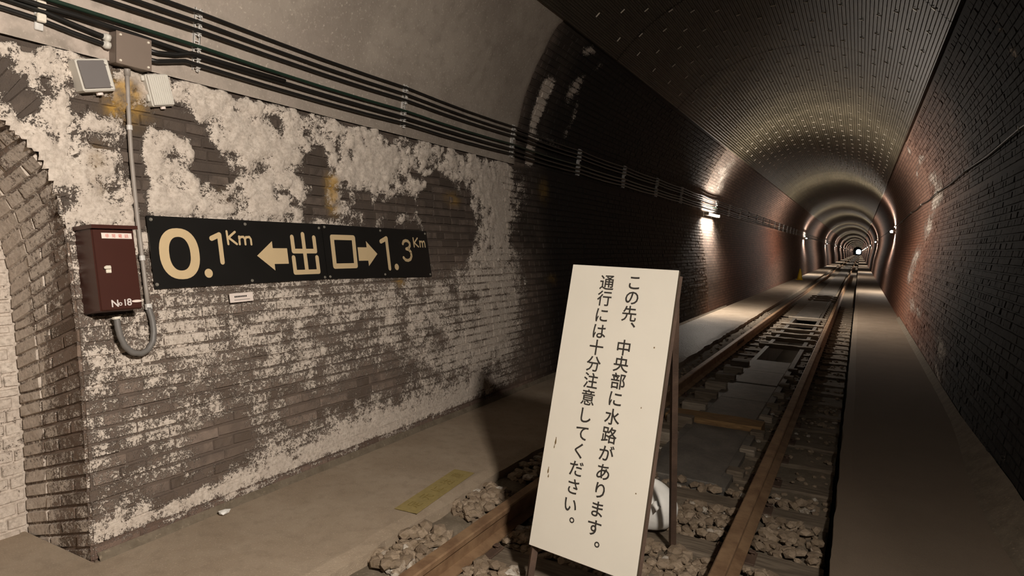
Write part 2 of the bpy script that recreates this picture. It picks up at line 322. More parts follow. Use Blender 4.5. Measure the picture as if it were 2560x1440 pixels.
def rust(name, c1, c2, rough=.6, metal=.2):
    m, nt, b = newmat(name); g = G(nt)
    pos = g.n('ShaderNodeNewGeometry').outputs['Position']
    n = g.noise(pos, 7, 6, .65)
    g.put(b, 'Base Color', g.mix(g.ramp(n, .3, .7), c1, c2)); b.inputs['Roughness'].default_value = rough; b.inputs['Metallic'].default_value = metal
    g.put(b, 'Normal', g.bump(g.noise(pos, 120, 3), .0015)); return m
M['rail'] = rust('rusted_rail_steel', (.17, .095, .052), (.32, .205, .115), .6, .25)
M['rust'] = rust('rusty_angle_iron', (.065, .040, .028), (.12, .075, .052), .75)
def wood(name, c1, c2):
    m, nt, b = newmat(name); g = G(nt)
    pos = g.n('ShaderNodeNewGeometry').outputs['Position']
    n = g.noise(g.vs(pos, (3, 26, 26)), 2.0, 5, .6, .3)
    g.put(b, 'Base Color', g.mix(g.ramp(n, .3, .7), c1, c2)); b.inputs['Roughness'].default_value = .8; g.put(b, 'Normal', g.bump(n, .006)); return m
M['wood'] = wood('old_sleeper_timber', (.095, .072, .05), (.19, .15, .108))
M['wood_orange'] = wood('rust_stained_timber', (.15, .085, .035), (.30, .18, .075))
M['bar'] = wood('pale_crossbeam', (.20, .165, .125), (.33, .28, .22))
def lining():
    m, nt, b = newmat('ribbed_lining_sheet'); g = G(nt)
    pos = g.n('ShaderNodeNewGeometry').outputs['Position']
    n = g.noise(pos, 1.4, 5, .6); nf = g.noise(g.vs(pos, (1, .2, 1)), 30, 3)
    c = g.mix(g.ramp(n, .3, .7), (.072, .062, .040), (.125, .108, .072))
    c = g.mix(g.ramp(nf, .5, .75), c, (.055, .047, .034))
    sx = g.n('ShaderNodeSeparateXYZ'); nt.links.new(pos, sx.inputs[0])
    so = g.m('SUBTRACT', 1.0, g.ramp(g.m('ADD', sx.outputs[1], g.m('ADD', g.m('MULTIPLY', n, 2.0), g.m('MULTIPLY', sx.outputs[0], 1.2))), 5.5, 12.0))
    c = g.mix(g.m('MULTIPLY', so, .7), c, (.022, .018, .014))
    g.put(b, 'Base Color', c); b.inputs['Roughness'].default_value = .5; b.inputs['Metallic'].default_value = .05; b.inputs['Specular IOR Level'].default_value = .35
    wv = g.m('SINE', g.m('MULTIPLY', sx.outputs[1], 2*PI/.035))
    g.put(b, 'Normal', g.bump(wv, .0012, .5)); return m
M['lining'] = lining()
M['galv'] = simple('galvanised_steel', (.66, .64, .61), .4, .12, .2, 60)
M['clip'] = simple('bright_fixing_clip', (.85, .78, .66), .3, .15, .15, 80)
M['cable'] = simple('black_cable_sheath', (.012, .011, .010), .42, 0, .2, 40)
M['cable_green'] = simple('dark_green_cable_sheath', (.012, .028, .018), .4, 0, .2, 40)
M['pvc'] = simple('grey_conduit', (.30, .265, .235), .5, 0, .12, 20)
M['flex'] = simple('dark_grey_flexible_conduit', (.16, .15, .14), .5, 0, .12, 20)
M['brown'] = simple('brown_enamelled_steel', (.052, .016, .011), .35, 0, .08, 12)
M['jbox'] = simple('brownish_grey_steel', (.20, .155, .125), .45, 0, .06, 10)
M['boxwhite'] = simple('off_white_plastic', (.62, .59, .53), .5, 0, .07, 12)
M['boxlid'] = simple('dark_grey_lid', (.17, .155, .15), .35, 0, .08, 12)
M['black_sign'] = simple('black_sign_enamel', (.013, .012, .011), .30, 0, .3, 6)
M['sign_cream'] = simple('cream_sign_paint', (.60, .455, .265), .6, 0, .06, 25)
M['screw'] = simple('dull_screw_head', (.36, .34, .29), .4, .5, .2, 60)
M['board'] = simple('cream_white_painted_board', (.76, .72, .63), .55, 0, .035, 7)
M['board_edge'] = simple('dark_board_edge', (.09, .065, .04), .7)
M['ink'] = simple('black_lettering', (.035, .03, .025), .55)
M['ink_red'] = simple('red_lettering', (.60, .13, .10), .55)
M['sticker'] = simple('white_sticker', (.78, .68, .62), .5, 0, .04)
M['numeral'] = simple('pale_numeral_paint', (.62, .57, .55), .5, 0, .08)
M['bag'] = simple('white_sandbag_cloth', (.80, .79, .75), .55, 0, .08, 14, .004)
M['yellow_tape'] = simple('worn_yellow_sticker', (.29, .225, .085), .65, 0, .3, 45)
M['tape_ink'] = simple('faded_sticker_ink', (.20, .145, .04), .7)
M['cone'] = simple('yellow_cone_plastic', (.80, .50, .02), .5, 0, .05)
M['lamp_glow'] = simple('lamp_diffuser', (.9, .9, .9), .5, emit=(LAMP, LAMP_W))
M['lamp_glow_small'] = simple('small_lamp_diffuser', (.9, .9, .9), .5, emit=(LAMP, LAMP_W))
M['stain'] = simple('rust_stain', (.16, .10, .035), .7)
# ------------------------------------------------------------------ lettering, made first while the scene is small
def glyph(ch, weight=.0):
    c = bpy.data.curves.new('glyph', 'FONT'); c.body = ch; c.size = 1.0; c.offset = weight; c.fill_mode = 'FRONT'; c.resolution_u = 3
    o = bpy.data.objects.new('glyph', c); COL.objects.link(o)
    bpy.context.view_layer.update()
    me = bpy.data.meshes.new_from_object(o.evaluated_get(bpy.context.evaluated_depsgraph_get()))
    V = np.empty(len(me.vertices)*3, dtype=np.float32); me.vertices.foreach_get('co', V); V = V.reshape(-1, 3)[:, :2]
    F = [tuple(p.vertices) for p in me.polygons]
    bpy.data.objects.remove(o); bpy.data.curves.remove(c); bpy.data.meshes.remove(me)
    return V, F
_ref, _ = glyph('国'); EM = float((_ref[:, 1].max()-_ref[:, 1].min())/.93); EMC = (_ref.max(0)+_ref.min(0))/2
def letters(items, frame, weight=0.0):
    """items: (char, u, v, size, centre_on_bbox); frame(u, v) -> 3D point; returns V, F"""
    V = []; F = []
    for ch, u, v, size, bb in items:
        g, f = glyph(ch, weight)
        c = (g.max(0)+g.min(0))/2 if bb else EMC
        n = len(V)
        for p in (g-c)/EM*size: V.append(frame(u+p[0], v+p[1]))
        F += [tuple(i+n for i in q) for q in f]
    return V, F
# ================================================================== TUNNEL SHELL
MORT = -.009
def patch(side, ys_, ss_, off, cr=True):
    Yg, Sg = np.meshgrid(ys_, ss_, indexing='ij')
    Z = zone(side, Yg, Sg)
    if off == MORT:                      # joints stay dark where the efflorescence is only a coat
        c_ = np.clip(crust(side, Yg, Sg, Z[..., 0])/.008, 0, 1); j_ = np.clip(.80+.5*(fbm(Yg, Sg, 4, 3, 71)-.45), .6, 1); j_ = j_+(1-j_)*c_
        Z0 = Z[..., 0].copy(); Z[..., 0] = Z0*j_
    else: Z0 = Z[..., 0]
    o = off+(crust(side, Yg, Sg, Z0) if cr else 0)
    if off == MORT: o = o+.0095*sstep(13.86, 13.94, Yg)+.0095*(sstep(2.62, 2.5, Yg) if side > 0 else 0)+.0095*sstep(.06, 0, Yg)*(side < 0)
    x, z = WP(side, Sg, o)
    V = np.stack([x, Yg, z], -1).reshape(-1, 3)
    ny, ns = len(ys_), len(ss_)
    i = np.arange(ny-1)[:, None]*ns+np.arange(ns-1)[None, :]
    F = np.stack([i, i+ns, i+ns+1, i+1], -1).reshape(-1, 4)
    if side > 0: F = F[:, ::-1]
    uv = np.stack([Yg, Sg], -1).reshape(-1, 2)
    return V, F, uv, Z.reshape(-1, 4), (Yg.reshape(-1), Sg.reshape(-1))
def join(parts):
    V = []; F = []; U = []; A = []; n = 0
    for p in parts:
        V.append(p[0]); F.append(p[1]+n); U.append(p[2]); A.append(p[3]); n += len(p[0])
    return np.concatenate(V), np.concatenate(F), np.concatenate(U), np.concatenate(A)
def shell(name, parts, mats):
    parts = [p_ for p_ in parts if len(p_[0][1])]
    """parts: list of (patch, material index)"""
    V, F, U, A = join([p for p, _ in parts])
    me = mesh(name, V, F, None, U, A, smooth=True)
    for m_ in mats: me.materials.append(m_)
    mi = np.concatenate([np.full(len(p[1]), k, dtype=np.int32) for p, k in parts])
    me.polygons.foreach_set('material_index', mi); me.update()
    return struct(obj(name, me))
NY, NR, NS0 = .85, .58, 1.42        # refuge niche: centre y, half width, springing s
def in_open(y, s, grow=0.0):
    return ((np.abs(y-NY) < NR+grow) & (s < NS0)) | ((y-NY)**2+(s-NS0)**2 < (NR+grow)**2)
L_ = lambda a, b, st: np.linspace(a, b, max(2, int(round((b-a)/st))+1))
s_lo = L_(-.12, S_SPR+.06, .016)
pn = patch(-1, L_(1.43, 8.0, .017), s_lo, MORT)
pb = patch(-1, L_(.0, 1.43, .017), s_lo, MORT)
yy_, ss_ = pb[4]; fc = pb[1]; cy = yy_[fc].mean(1); cs = ss_[fc].mean(1)
pb = (pb[0], fc[~in_open(cy, cs, -.005)], pb[2], pb[3])
s_mid = L_(-.12, S_SPR+.06, .06); s_far = np.linspace(-.12, S_SPR+.06, 24)
wall_left = shell('wall_left', [(pn[:4], 0), (pb[:4], 0),
    (patch(-1, L_(-8, 0, .4), s_far, 0, False)[:4], 1), (patch(-1, L_(-90, -7.5, 4), s_far, -.02, False)[:4], 1),
    (patch(-1, L_(8.0, 14.0, .06), s_mid, MORT)[:4], 0),
    (patch(-1, L_(13.98, 36.0, .12), s_mid, 0, False)[:4], 1), (patch(-1, L_(35.4, 120, 1.0), s_far, -.012, False)[:4], 1),
    (patch(-1, L_(119, 700, 10), s_far, -.02, False)[:4], 1)], [M['masonry'], M['masonry_far']])
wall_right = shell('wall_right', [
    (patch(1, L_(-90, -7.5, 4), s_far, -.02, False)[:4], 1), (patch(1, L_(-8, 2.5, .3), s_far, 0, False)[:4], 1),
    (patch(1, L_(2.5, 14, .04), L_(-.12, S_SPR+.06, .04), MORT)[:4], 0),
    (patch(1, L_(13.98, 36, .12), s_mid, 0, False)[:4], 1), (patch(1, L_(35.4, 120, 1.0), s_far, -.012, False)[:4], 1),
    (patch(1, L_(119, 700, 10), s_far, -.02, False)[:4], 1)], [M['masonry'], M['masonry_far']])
s_arc = L_(S_SPR-.02, S_CR, .08); s_arcf = np.linspace(S_SPR-.03, S_CR, 20)
cparts = []
for sd in (-1, 1):
    cparts += [(patch(sd, L_(-90, -1.5, 4), s_arcf, -.02, False)[:4], 1), (patch(sd, L_(-2, 14, .06), s_arc, MORT, False)[:4], 0),
               (patch(sd, L_(13.98, 36, .2), s_arc, 0, False)[:4], 1), (patch(sd, L_(35.4, 120, 1.0), s_arcf, -.012, False)[:4], 1), (patch(sd, L_(119, 700, 10), s_arcf, -.02, False)[:4], 1)]
ceiling = shell('ceiling', cparts, [M['masonry'], M['masonry_far']])
# ------------------------------------------------------------------ bricks
BA = np.array([-1, -.94, -.5, 0, .5, .94, 1.]); BB = np.array([-1, -.80, .80, 1.])
def brick_grid(B, fmap, fzone):
    """B: array of (cu, cv, au, av, bu, bv) centre and half axes. returns V (n,28,3), zones (n,28,4), F (18,4)"""
    B = np.asarray(B, float); n = len(B)
    a, b = np.meshgrid(BA, BB, indexing='ij'); a = a.ravel(); b = b.ravel()
    edge = (np.abs(a) > .99) | (np.abs(b) > .99)
    U = B[:, 0:1]+B[:, 2:3]*a+B[:, 4:5]*b; Vv = B[:, 1:2]+B[:, 3:4]*a+B[:, 5:6]*b
    prot = rng.normal(0, .0018, (n, 1))+rng.normal(0, .0016, (n, 1))*a+rng.normal(0, .0012, (n, 1))*b+rng.normal(0, .0009, (n, len(a)))
    off = np.where(edge, np.where(np.abs(b) > .99, -.015, -.0075), prot)
    P = fmap(U, Vv, off); Z = fzone(U, Vv)
    i = np.arange(6)[:, None]*4+np.arange(3)[None, :]
    F = np.stack([i, i+4, i+5, i+1], -1).reshape(-1, 4)
    return P, Z, F
def lay(u0, u1, v0, v1, keep=None, h=.062, first=0):
    """courses of alternate stretchers and headers"""
    out = []; r = 0; v = v0
    while v+h <= v1+1e-6:
        p = .232 if (r+first) % 2 == 0 else .116
        u = u0-rng.random()*p*.5-(.058 if (r+first) % 2 else 0)
        while u < u1:
            a0, a1 = max(u, u0), min(u+p, u1)
            if a1-a0 > .03:
                cu, cv = (a0+a1)/2, v+h/2
                if keep is None or keep(cu, cv): out.append((cu, cv, (a1-a0)/2-.0022-rng.random()*.001, rng.normal(0, .0012), 0, h/2-.0036))
            u += p
        v += h; r += 1
    return out
def add_bricks(parent, B, fmap, fzone, score, flip=False, limit=300, stuff_name='brickwork'):
    B = np.array(B); P, Z, F = brick_grid(B, fmap, fzone)
    if flip: F = F[:, ::-1]
    rnd = rng.random(len(B)); sc_ = score(B, P)
    order = np.argsort(sc_); near = [i for i in order[:limit] if sc_[i] < 1e5]; ns = set(near)
    for i in near:
        c = P[i].mean(0); me = mesh('brick', P[i]-c, F, M['masonry'], None, Z[i])
        a = me.attributes.new('rnd', 'FLOAT', 'POINT'); a.data.foreach_set('value', np.full(28, rnd[i], dtype=np.float32))
        obj('brick', me, parent, c)
    rest = np.array([i for i in range(len(B)) if i not in ns])
    if len(rest):
        V = P[rest].reshape(-1, 3); FF = (F[None]+(np.arange(len(rest))*28)[:, None, None]).reshape(-1, 4)
        me = mesh(stuff_name, V, FF, M['masonry'], None, Z[rest].reshape(-1, 4))
        a = me.attributes.new('rnd', 'FLOAT', 'POINT'); a.data.foreach_set('value', np.repeat(rnd[rest], 28).astype(np.float32))
        o = obj(stuff_name, me, parent); o['kind'] = 'stuff'
def wallmap(side, extra=0.0):
    def f(U, V, off):
        x, z = WP(side, V, off+extra); return np.stack([x, U, z], -1)
    return f
def near_score(ymin, side=-1):
    def f(B, P):
        c = P.mean(1); d = np.hypot(c[:, 0]-.97, np.hypot(c[:, 1], c[:, 2]-1.42))
        d = np.where(c[:, 1] < ymin, 1e6, d)
        cr = crust(side, B[:, 0], B[:, 1], zone(side, B[:, 0], B[:, 1])[:, 0])
        return np.where(cr > .007, d+50, d)
    return f
RS = .0                               # courses start at rail level
keepL = lambda u, v: not (u < 1.44 and (in_open(u, v, .02) or (v > NS0-.02 and math.hypot(u-NY, v-NS0) < NR+.245)))
BL_ = lay(1.426, 14.0, RS, S_SPR, keepL)+lay(.93, 1.428, RS, S_SPR, keepL, first=1)
for k in range(int((PI*NR)/.064)):     # arch ring of the niche
    t = (k+.5)/int((PI*NR)/.064)*PI
    if NY+NR*math.cos(t) > .8:
        c, s_ = math.cos(t), math.sin(t); r0 = NR+.118
        BL_.append((NY+r0*c, NS0+r0*s_, c*.112, s_*.112, -s_*.0305, c*.0305))
add_bricks(wall_left, BL_, wallmap(-1), lambda u, v: zone(-1, u, v), near_score(1.28))
add_bricks(wall_right, lay(2.6, 14.0, RS, S_SPR), wallmap(1), lambda u, v: zone(1, u, v), near_score(3.3, 1), True)
add_bricks(ceiling, lay(5.3, 14.0, S_SPR, 3.62), wallmap(-1), lambda u, v: zone(-1, u, v), lambda B, P: np.full(len(B), 1e6))
add_bricks(ceiling, lay(3.4, 14.0, S_SPR, 3.62), wallmap(1), lambda u, v: zone(1, u, v), lambda B, P: np.full(len(B), 1e6), True)
# ------------------------------------------------------------------ refuge niche (jamb, soffit, back wall)
ND = .54
def ncurve(t):
    """opening outline from far jamb foot up and over; returns y, s, inward (y, s)"""
    t = np.asarray(t, float); a = np.clip((t-NS0)/NR, 0, PI); t3 = np.clip(t-NS0-PI*NR, 0, None)
    y = NY+NR*np.cos(a); s = np.where(t < NS0, t, np.where(t3 > 0, NS0-t3, NS0+NR*np.sin(a)))
    return y, s, -np.cos(a), -np.sin(a)
def nmap(U, V, off):
    y, s, iy, is_ = ncurve(V)
    tilt = np.where(V < NS0, .22, .22*np.cos(np.clip((V-NS0)/NR, 0, PI)))
    s = s-tilt*U
    x, z = WP(-1, s+is_*off, -U); return np.stack([x, y+iy*off, z], -1)
def nzone(U, V):
    W = .54+.22*(fbm(U*3, V, 6, 3, 44)-.5)*2+.25*sstep(.15, .5, U)+.1*sstep(1.3, 1.6, V)-.2*np.exp(-((V-.9)/.5)**2)*sstep(.25, 0, U)
    return np.stack([np.clip(W, 0, 1), U*0-.0, U*0+.12, U*0+.05], -1)
def grid(us, vs, fmap, fz, off):
    U, V = np.meshgrid(us, vs, indexing='ij'); P = fmap(U, V, off+U*0).reshape(-1, 3)
    n = len(vs); i = np.arange(len(us)-1)[:, None]*n+np.arange(n-1)[None, :]
    return P, np.stack([i, i+n, i+n+1, i+1], -1).reshape(-1, 4), np.stack([U, V], -1).reshape(-1, 2), fz(U, V).reshape(-1, 4)
NT = 2*NS0+PI*NR
niche = shell('wall_niche', [(grid(L_(-.005, ND+.03, .03), L_(-.15, NT+.15, .03), nmap, lambda u, v: nzone(u, v)*.7, MORT), 0),
    (grid(L_(NY-NR-.05, NY+NR+.05, .03), L_(-.15, NS0+NR+.05, .03), wallmap(-1, -ND), lambda u, v: nzone(u*0+.5, v), MORT), 0)], [M['masonry']])
JB = []; v = 0.0; r = 0
while v < NS0+PI*NR*.62:
    e = [-.006, .112, .342, .54] if r % 2 else [-.006, .228, .342, .54]
    for a0, a1 in zip(e[:-1], e[1:]): JB.append(((a0+a1)/2, v+.031, (a1-a0)/2-.0035, 0, 0, .031-.0035))
    v += .0625; r += 1
add_bricks(niche, JB, nmap, nzone, lambda B, P: P.mean(1)[:, 2]*0+np.where(P.mean(1)[:, 1] > 1.0, 1, 1e6), False, 150)
add_bricks(niche, lay(NY-NR, NY+NR, 0, NS0+.5, lambda u, v: in_open(u, v, .03)), wallmap(-1, -ND), lambda u, v: nzone(u*0+.5, v),
           lambda B, P: np.where(P.mean(1)[:, 1] > .95, 1, 1e6), False, 150)
# ------------------------------------------------------------------ cement render over the left haunch, ribbed lining over the crown
def render_patch():
    ys_ = L_(-3, 5.75, .05); ss_ = L_(S_SPR-.03, 3.66, .05)
    Yg, Sg = np.meshgrid(ys_, ss_, indexing='ij')
    edge = 5.50+.10*(fbm(Yg, Sg, 6, 3, 77)-.5)
    Yg2 = np.minimum(Yg, edge)
    o = .012+.012*(fbm(Yg2, Sg, 1.6, 3, 2)-.3)-.028*sstep(edge-.04, edge, Yg)
    o = o-.02*sstep(S_SPR+.05, S_SPR-.03, Sg)*0
    x, z = WP(-1, Sg, o); V = np.stack([x, Yg2, z], -1).reshape(-1, 3)
    n = len(ss_); i = np.arange(len(ys_)-1)[:, None]*n+np.arange(n-1)[None, :]
    return V, np.stack([i, i+n, i+n+1, i+1], -1).reshape(-1, 4)
V, F = render_patch(); obj('cement_render', mesh('cement_render', V, F, M['render'], smooth=True), ceiling)
A0 = math.asin((3.5-2.2)/2.05)
def sheet_mesh(l):
    prof = []
    N = 82; da = (PI-2*A0)/N
    for k in range(N):
        a = A0+k*da
        for f, d in ((0, 0), (.28, 0), (.42, .008), (.80, .008), (.94, 0)): prof.append((a+f*da, d))
    prof.append((PI-A0, 0))
    V = []; 
    for y in (0, l):
        for a, d in prof: V.append((math.cos(a)*(2.012-d), y, 2.2+math.sin(a)*(2.012-d)))
    for y in (0, l):                       # turned-down long edges
        for a in (A0, PI-A0): V.append((math.cos(a)*2.06, y, 2.2+math.sin(a)*2.06))
    n = len(prof); F = [(k, k+1, n+k+1, n+k) for k in range(n-1)]
    F += [(0, n, 2*n+2, 2*n), (n-1, 2*n-1, 2*n+3, 2*n+1)]
    return mesh('lining_sheet', V, F, M['lining'])
PITCH = 2.70; sm = sheet_mesh(PITCH-.016)
y = 9.58-PITCH*4
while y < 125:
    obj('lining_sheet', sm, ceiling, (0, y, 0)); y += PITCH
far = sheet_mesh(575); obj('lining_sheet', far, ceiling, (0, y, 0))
cm = MB().box(-.026, .026, -.006, .006, -.010, 0, .002); cmesh = mesh('fixing_clip', cm.V, cm.F, M['clip'])
clips = []
row = 0; yc = 4.2
while yc < 24:
    for k in range(9):
        a = A0+.10+(PI-2*A0-.2)*(k+(.5 if row % 2 else 0))/8.5
        if a > PI-A0-.05: continue
        clips.append((a+random.uniform(-.012, .012), yc+random.uniform(-.02, .02)))
    row += 1; yc += .335
clips.sort(key=lambda c: c[1]+ (2 if math.cos(c[0]) < -.6 else 0))
rest = MB()
for i, (a, yc) in enumerate(clips):
    p = (math.cos(a)*2.004, yc, 2.2+math.sin(a)*2.004)
    if i < 300: obj('fixing_clip', cmesh, ceiling, p, (0, PI/2-a, 0))
    else:
        b_ = MB().box(-.026, .026, -.006, .006, -.010, 0); b_.xf(Matrix.Translation(p) @ Matrix.Rotation(PI/2-a, 4, 'Y')); rest.add(b_.V, b_.F)
o = rest.build('fixing_clips', M['clip'], ceiling); o['kind'] = 'stuff'
# unseen rock shell behind the lining, added to keep stray sky light out
V = [(3.2*math.cos(t), y, 1.6+3.2*math.sin(t)) for y in (-90, 700) for t in np.linspace(0, 2*PI, 33)[:-1]]
obj('rock', mesh('rock', V, [(k, (k+1) % 32, 32+(k+1) % 32, 32+k) for k in range(32)], M['dirt']), ceiling)
# ================================================================== FLOOR
def slab_strip(x0f, x1f, ys_, z, nx=14, depth=.58):
    """path surface with a worn edge; x0f / x1f functions of y"""
    V = []; F = []
    for y in ys_:
        a, b_ = x0f(y), x1f(y)
        V.append((a, y, z-depth))
        for k in range(nx): 
            x = a+(b_-a)*k/(nx-1); V.append((x, y, z+.004*(fbm(np.array(x), np.array(y), 3, 2, 8)-.5)-(.012 if k in (0, nx-1) else 0)))
        V.append((b_, y, z-depth))
    n = nx+2
    for i in range(len(ys_)-1):
        for k in range(n-1): F.append((i*n+k, i*n+k+1, (i+1)*n+k+1, (i+1)*n+k))
    return V, F
fb = MB()
V, F = slab_strip(lambda y: -2.6 if y < 1.43 else -1.86, lambda y: -.90+.05*(float(fbm(np.array(y), np.array(0.), 3, 3, 4))-.5)*(1 if y < 20 else 0),
    list(L_(-90, -6.3, 10))+list(L_(-6, 1.42, .3))+list(L_(1.431, 16, .06))+list(L_(16.5, 60, 2))+list(L_(70, 700, 30)), 0.0)
fb.add(V, F)
V, F = slab_strip(lambda y: .945+.02*(float(fbm(np.array(y), np.array(3.), 4, 3, 4))-.5)*(1 if y < 20 else 0), lambda y: 1.9,
    list(L_(-90, -6.5, 10))+list(L_(-6, 1, .5))+list(L_(1.06, 16, .06))+list(L_(16.5, 60, 2))+list(L_(70, 700, 30)), 0.0)
fb.add(V, F)
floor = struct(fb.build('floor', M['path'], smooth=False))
# ballast bed, channel lining
bed = MB()
def bedz(X): return -.162+.092*sstep(-.68, -.76, X)
def bedgrid(x0, x1, y0, y1, st):
    xs = np.linspace(x0, x1, max(2, int((x1-x0)/st)+1)); ys_ = np.linspace(y0, y1, max(2, int((y1-y0)/st)+1))
    X, Y = np.meshgrid(xs, ys_, indexing='ij'); Z = bedz(X)+.045*(fbm(X, Y, 9, 3, 12)-.5)
    n = len(ys_); V = np.stack([X, Y, Z], -1).reshape(-1, 3)
    F = [(i*n+j, (i+1)*n+j, (i+1)*n+j+1, i*n+j+1) for i in range(len(xs)-1) for j in range(n-1)]
    bed.add(V.tolist(), F)
bedgrid(-1.0, .905, -3, 4.15, .05); bedgrid(-1.0, -.20, 4.15, 16, .08); bedgrid(.25, .905, 4.15, 16, .08)
bedgrid(-1.0, -.20, 16, 700, 8); bedgrid(.25, .905, 16, 700, 8)
obj('ballast_bed', mesh('ballast_bed', bed.V, bed.F, M['dirt'], smooth=True), floor)
ch = MB(); ch.box(-.26, -.20, 4.15, 700, -.6, -.12); ch.box(.25, .31, 4.15, 700, -.6, -.12); ch.box(-.26, .31, 4.15, 700, -.66, -.6); ch.box(-.26, .31, 4.09, 4.15, -.6, -.14)
ch.box(.895, .91, -90, 700, -.5, -.17); ch.box(.895, 1.0, -90, 700, -.55, -.5)
ch.build('channel_lining', M['slab'], floor)
wt = MB(); wt.box(-.2, .25, 4.15, 700, -.6, -.5); wt.build('channel_water', M['gutter'], floor)
# footing of dirt along both walls
for sd in (-1, 1):
    V = []; ys_ = L_(1.45 if sd < 0 else 1.0, 16, .07)
    for y in ys_:
        wd = (.030 if sd < 0 else .06+.09*math.exp(-((y-4.3)/1.5)**2))*(.8+.4*float(fbm(np.array(y), np.array(sd*2.), 1.2, 3, 60)))
        x, z = WP(sd, .01+wd*.8, .004); V.append((float(x), y, float(z)))
        x, z = WP(sd, .01+wd*.35, wd*.45); V.append((float(x), y, float(z)))
        x, z = WP(sd, -.0, wd); V.append((float(x), y, -.004))
    F = [(i*3+k, i*3+k+1, i*3+k+4, i*3+k+3) for i in range(len(ys_)-1) for k in (0, 1)]
    obj('dirt_fillet', mesh('dirt_fillet', V, F, M['dirt'], smooth=True), floor)
# ------------------------------------------------------------------ ballast stones
def stone_mesh(k):
    r = random.Random(k); import bmesh
    bm = bmesh.new(); bmesh.ops.create_icosphere(bm, subdivisions=1, radius=.5)
    sx, sy, sz = r.uniform(.8, 1.25), r.uniform(.7, 1.1), r.uniform(.45, .75)
    for v in bm.verts:
        f = 1+r.uniform(-.2, .16); v.co = Vector((v.co.x*sx*f, v.co.y*sy*f, v.co.z*sz*f))
    bmesh.ops.dissolve_limit(bm, angle_limit=.28, verts=bm.verts, edges=bm.edges); bmesh.ops.triangulate(bm, faces=bm.faces)
    me = bpy.data.meshes.new('ballast_stone'); bm.to_mesh(me); bm.free(); me.materials.append(M['stone']); return me
SM = [stone_mesh(k) for k in range(10)]
SMV = []
for me in SM:
    v = np.empty(len(me.vertices)*3, dtype=np.float32); me.vertices.foreach_get('co', v); SMV.append((v.reshape(-1, 3), np.array([tuple(p.vertices) for p in me.polygons])))
slp = [2.02, 2.66, 3.30, 3.98]                      # full sleepers near the board
half = [4.48+.535*k for k in range(30)]
def blocked(x, y):
    if abs(x+.636) < .075 or abs(x-.512) < .075: return True
    if any(abs(y-s_) < .105 for s_ in slp): return True
    if y > 4.15 and (-.27 < x < .32): return True
    if y > 4.2 and any(abs(y-s_) < .10 for s_ in half) and abs(x) < .95: return random.random() < .9
    return False
stones = []
for zone_, n in (((-.88, .89, 1.6, 4.2), 3600), ((-.89, -.71, 1.7, 3.3), 420), ((-.56, .1, 1.9, 2.9), 500), ((-.88, .89, 4.2, 8), 900), ((-.88, .89, 8, 16), 900)):
    for _ in range(n):
        x = random.uniform(zone_[0], zone_[1]); y = random.uniform(zone_[2], zone_[3])
        if blocked(x, y): continue
        s_ = random.choice((.035, .045, .055, .07, .085)) if y < 4.2 else random.choice((.03, .04, .05))
        lift = random.choice((0, 0, .012, .03)) if y < 4.2 else 0
        stones.append((x, y, float(bedz(np.array(x)))+s_*.16+lift, s_, random.randrange(10), random.uniform(0, 6.3), random.uniform(-.4, .4)))
def sc_stone(t):
    x, y, z, s_ = t[:4]; vis = y > 1.9
    if y < 3.5 and -.25 < x < .2 and y > 2.55: vis = False      # behind the board
    return (s_/math.hypot(x-.97, math.hypot(y, z-1.42))) if vis else 0
stones.sort(key=sc_stone, reverse=True)
RV = []; RF = []; RR_ = []; n = 0
for i, (x, y, z, s_, k, rz, rx) in enumerate(stones):
    if i < 300:
        o = obj('ballast_stone', SM[k], floor, (x, y, z), (rx, 0, rz)); o.scale = (s_, s_, s_)
    else:
        Rm = np.array((Matrix.Rotation(rz, 3, 'Z') @ Matrix.Rotation(rx, 3, 'X')))
        v, f = SMV[k]; RV.append(v @ Rm.T*s_+np.array([x, y, z])); RF.append(f+n); RR_.append(np.full(len(v), random.random())); n += len(v)
me = mesh('ballast', np.concatenate(RV), np.concatenate(RF).astype(np.int32), M['stone'])
a = me.attributes.new('rnd', 'FLOAT', 'POINT'); a.data.foreach_set('value', np.concatenate(RR_).astype(np.float32))
o = obj('ballast', me, floor); o['kind'] = 'stuff'
# ------------------------------------------------------------------ sleepers, drain covers, crossbeams
def timber(x0, x1, wy, h, seed):
    r = random.Random(seed); V = []; xs = np.linspace(x0, x1, 9)
    for i, x in enumerate(xs):
        a, b_ = r.uniform(-.006, .006), r.uniform(-.006, .006)
        for (yy2, zz2) in ((-wy, -h), (-wy, -.012), (-wy+.012, 0), (wy-.012, 0), (wy, -.012), (wy, -h)):
            V.append((x, yy2+(a if yy2 < 0 else b_), zz2+(r.uniform(-.005, .003) if zz2 > -.02 else 0)))
    F = [(i*6+k, i*6+k+1, (i+1)*6+k+1, (i+1)*6+k) for i in range(8) for k in range(5)]+[tuple(range(6))[::-1], tuple(48+k for k in range(6))]
    return V, F
def baseplate(parent, x, tz=0.0):
    m_ = MB().box(x-.10, x+.10, -.07, .07, tz-.006, tz+.008, .003)
    p = m_.build('tie_plate', M['rust'], parent)
    for dx in (-.078, .078):
        s_ = MB(); s_.tube([(x+dx, .03, tz+.006), (x+dx, .03, tz+.028)], .010, 8); s_.box(x+dx-.016, x+dx+.016, .014, .046, tz+.022, tz+.030, .003)
        s_.build('rail_spike', M['rust'], p)
RX = (-.055-.5335-.0325, -.055+.5335+.0325)
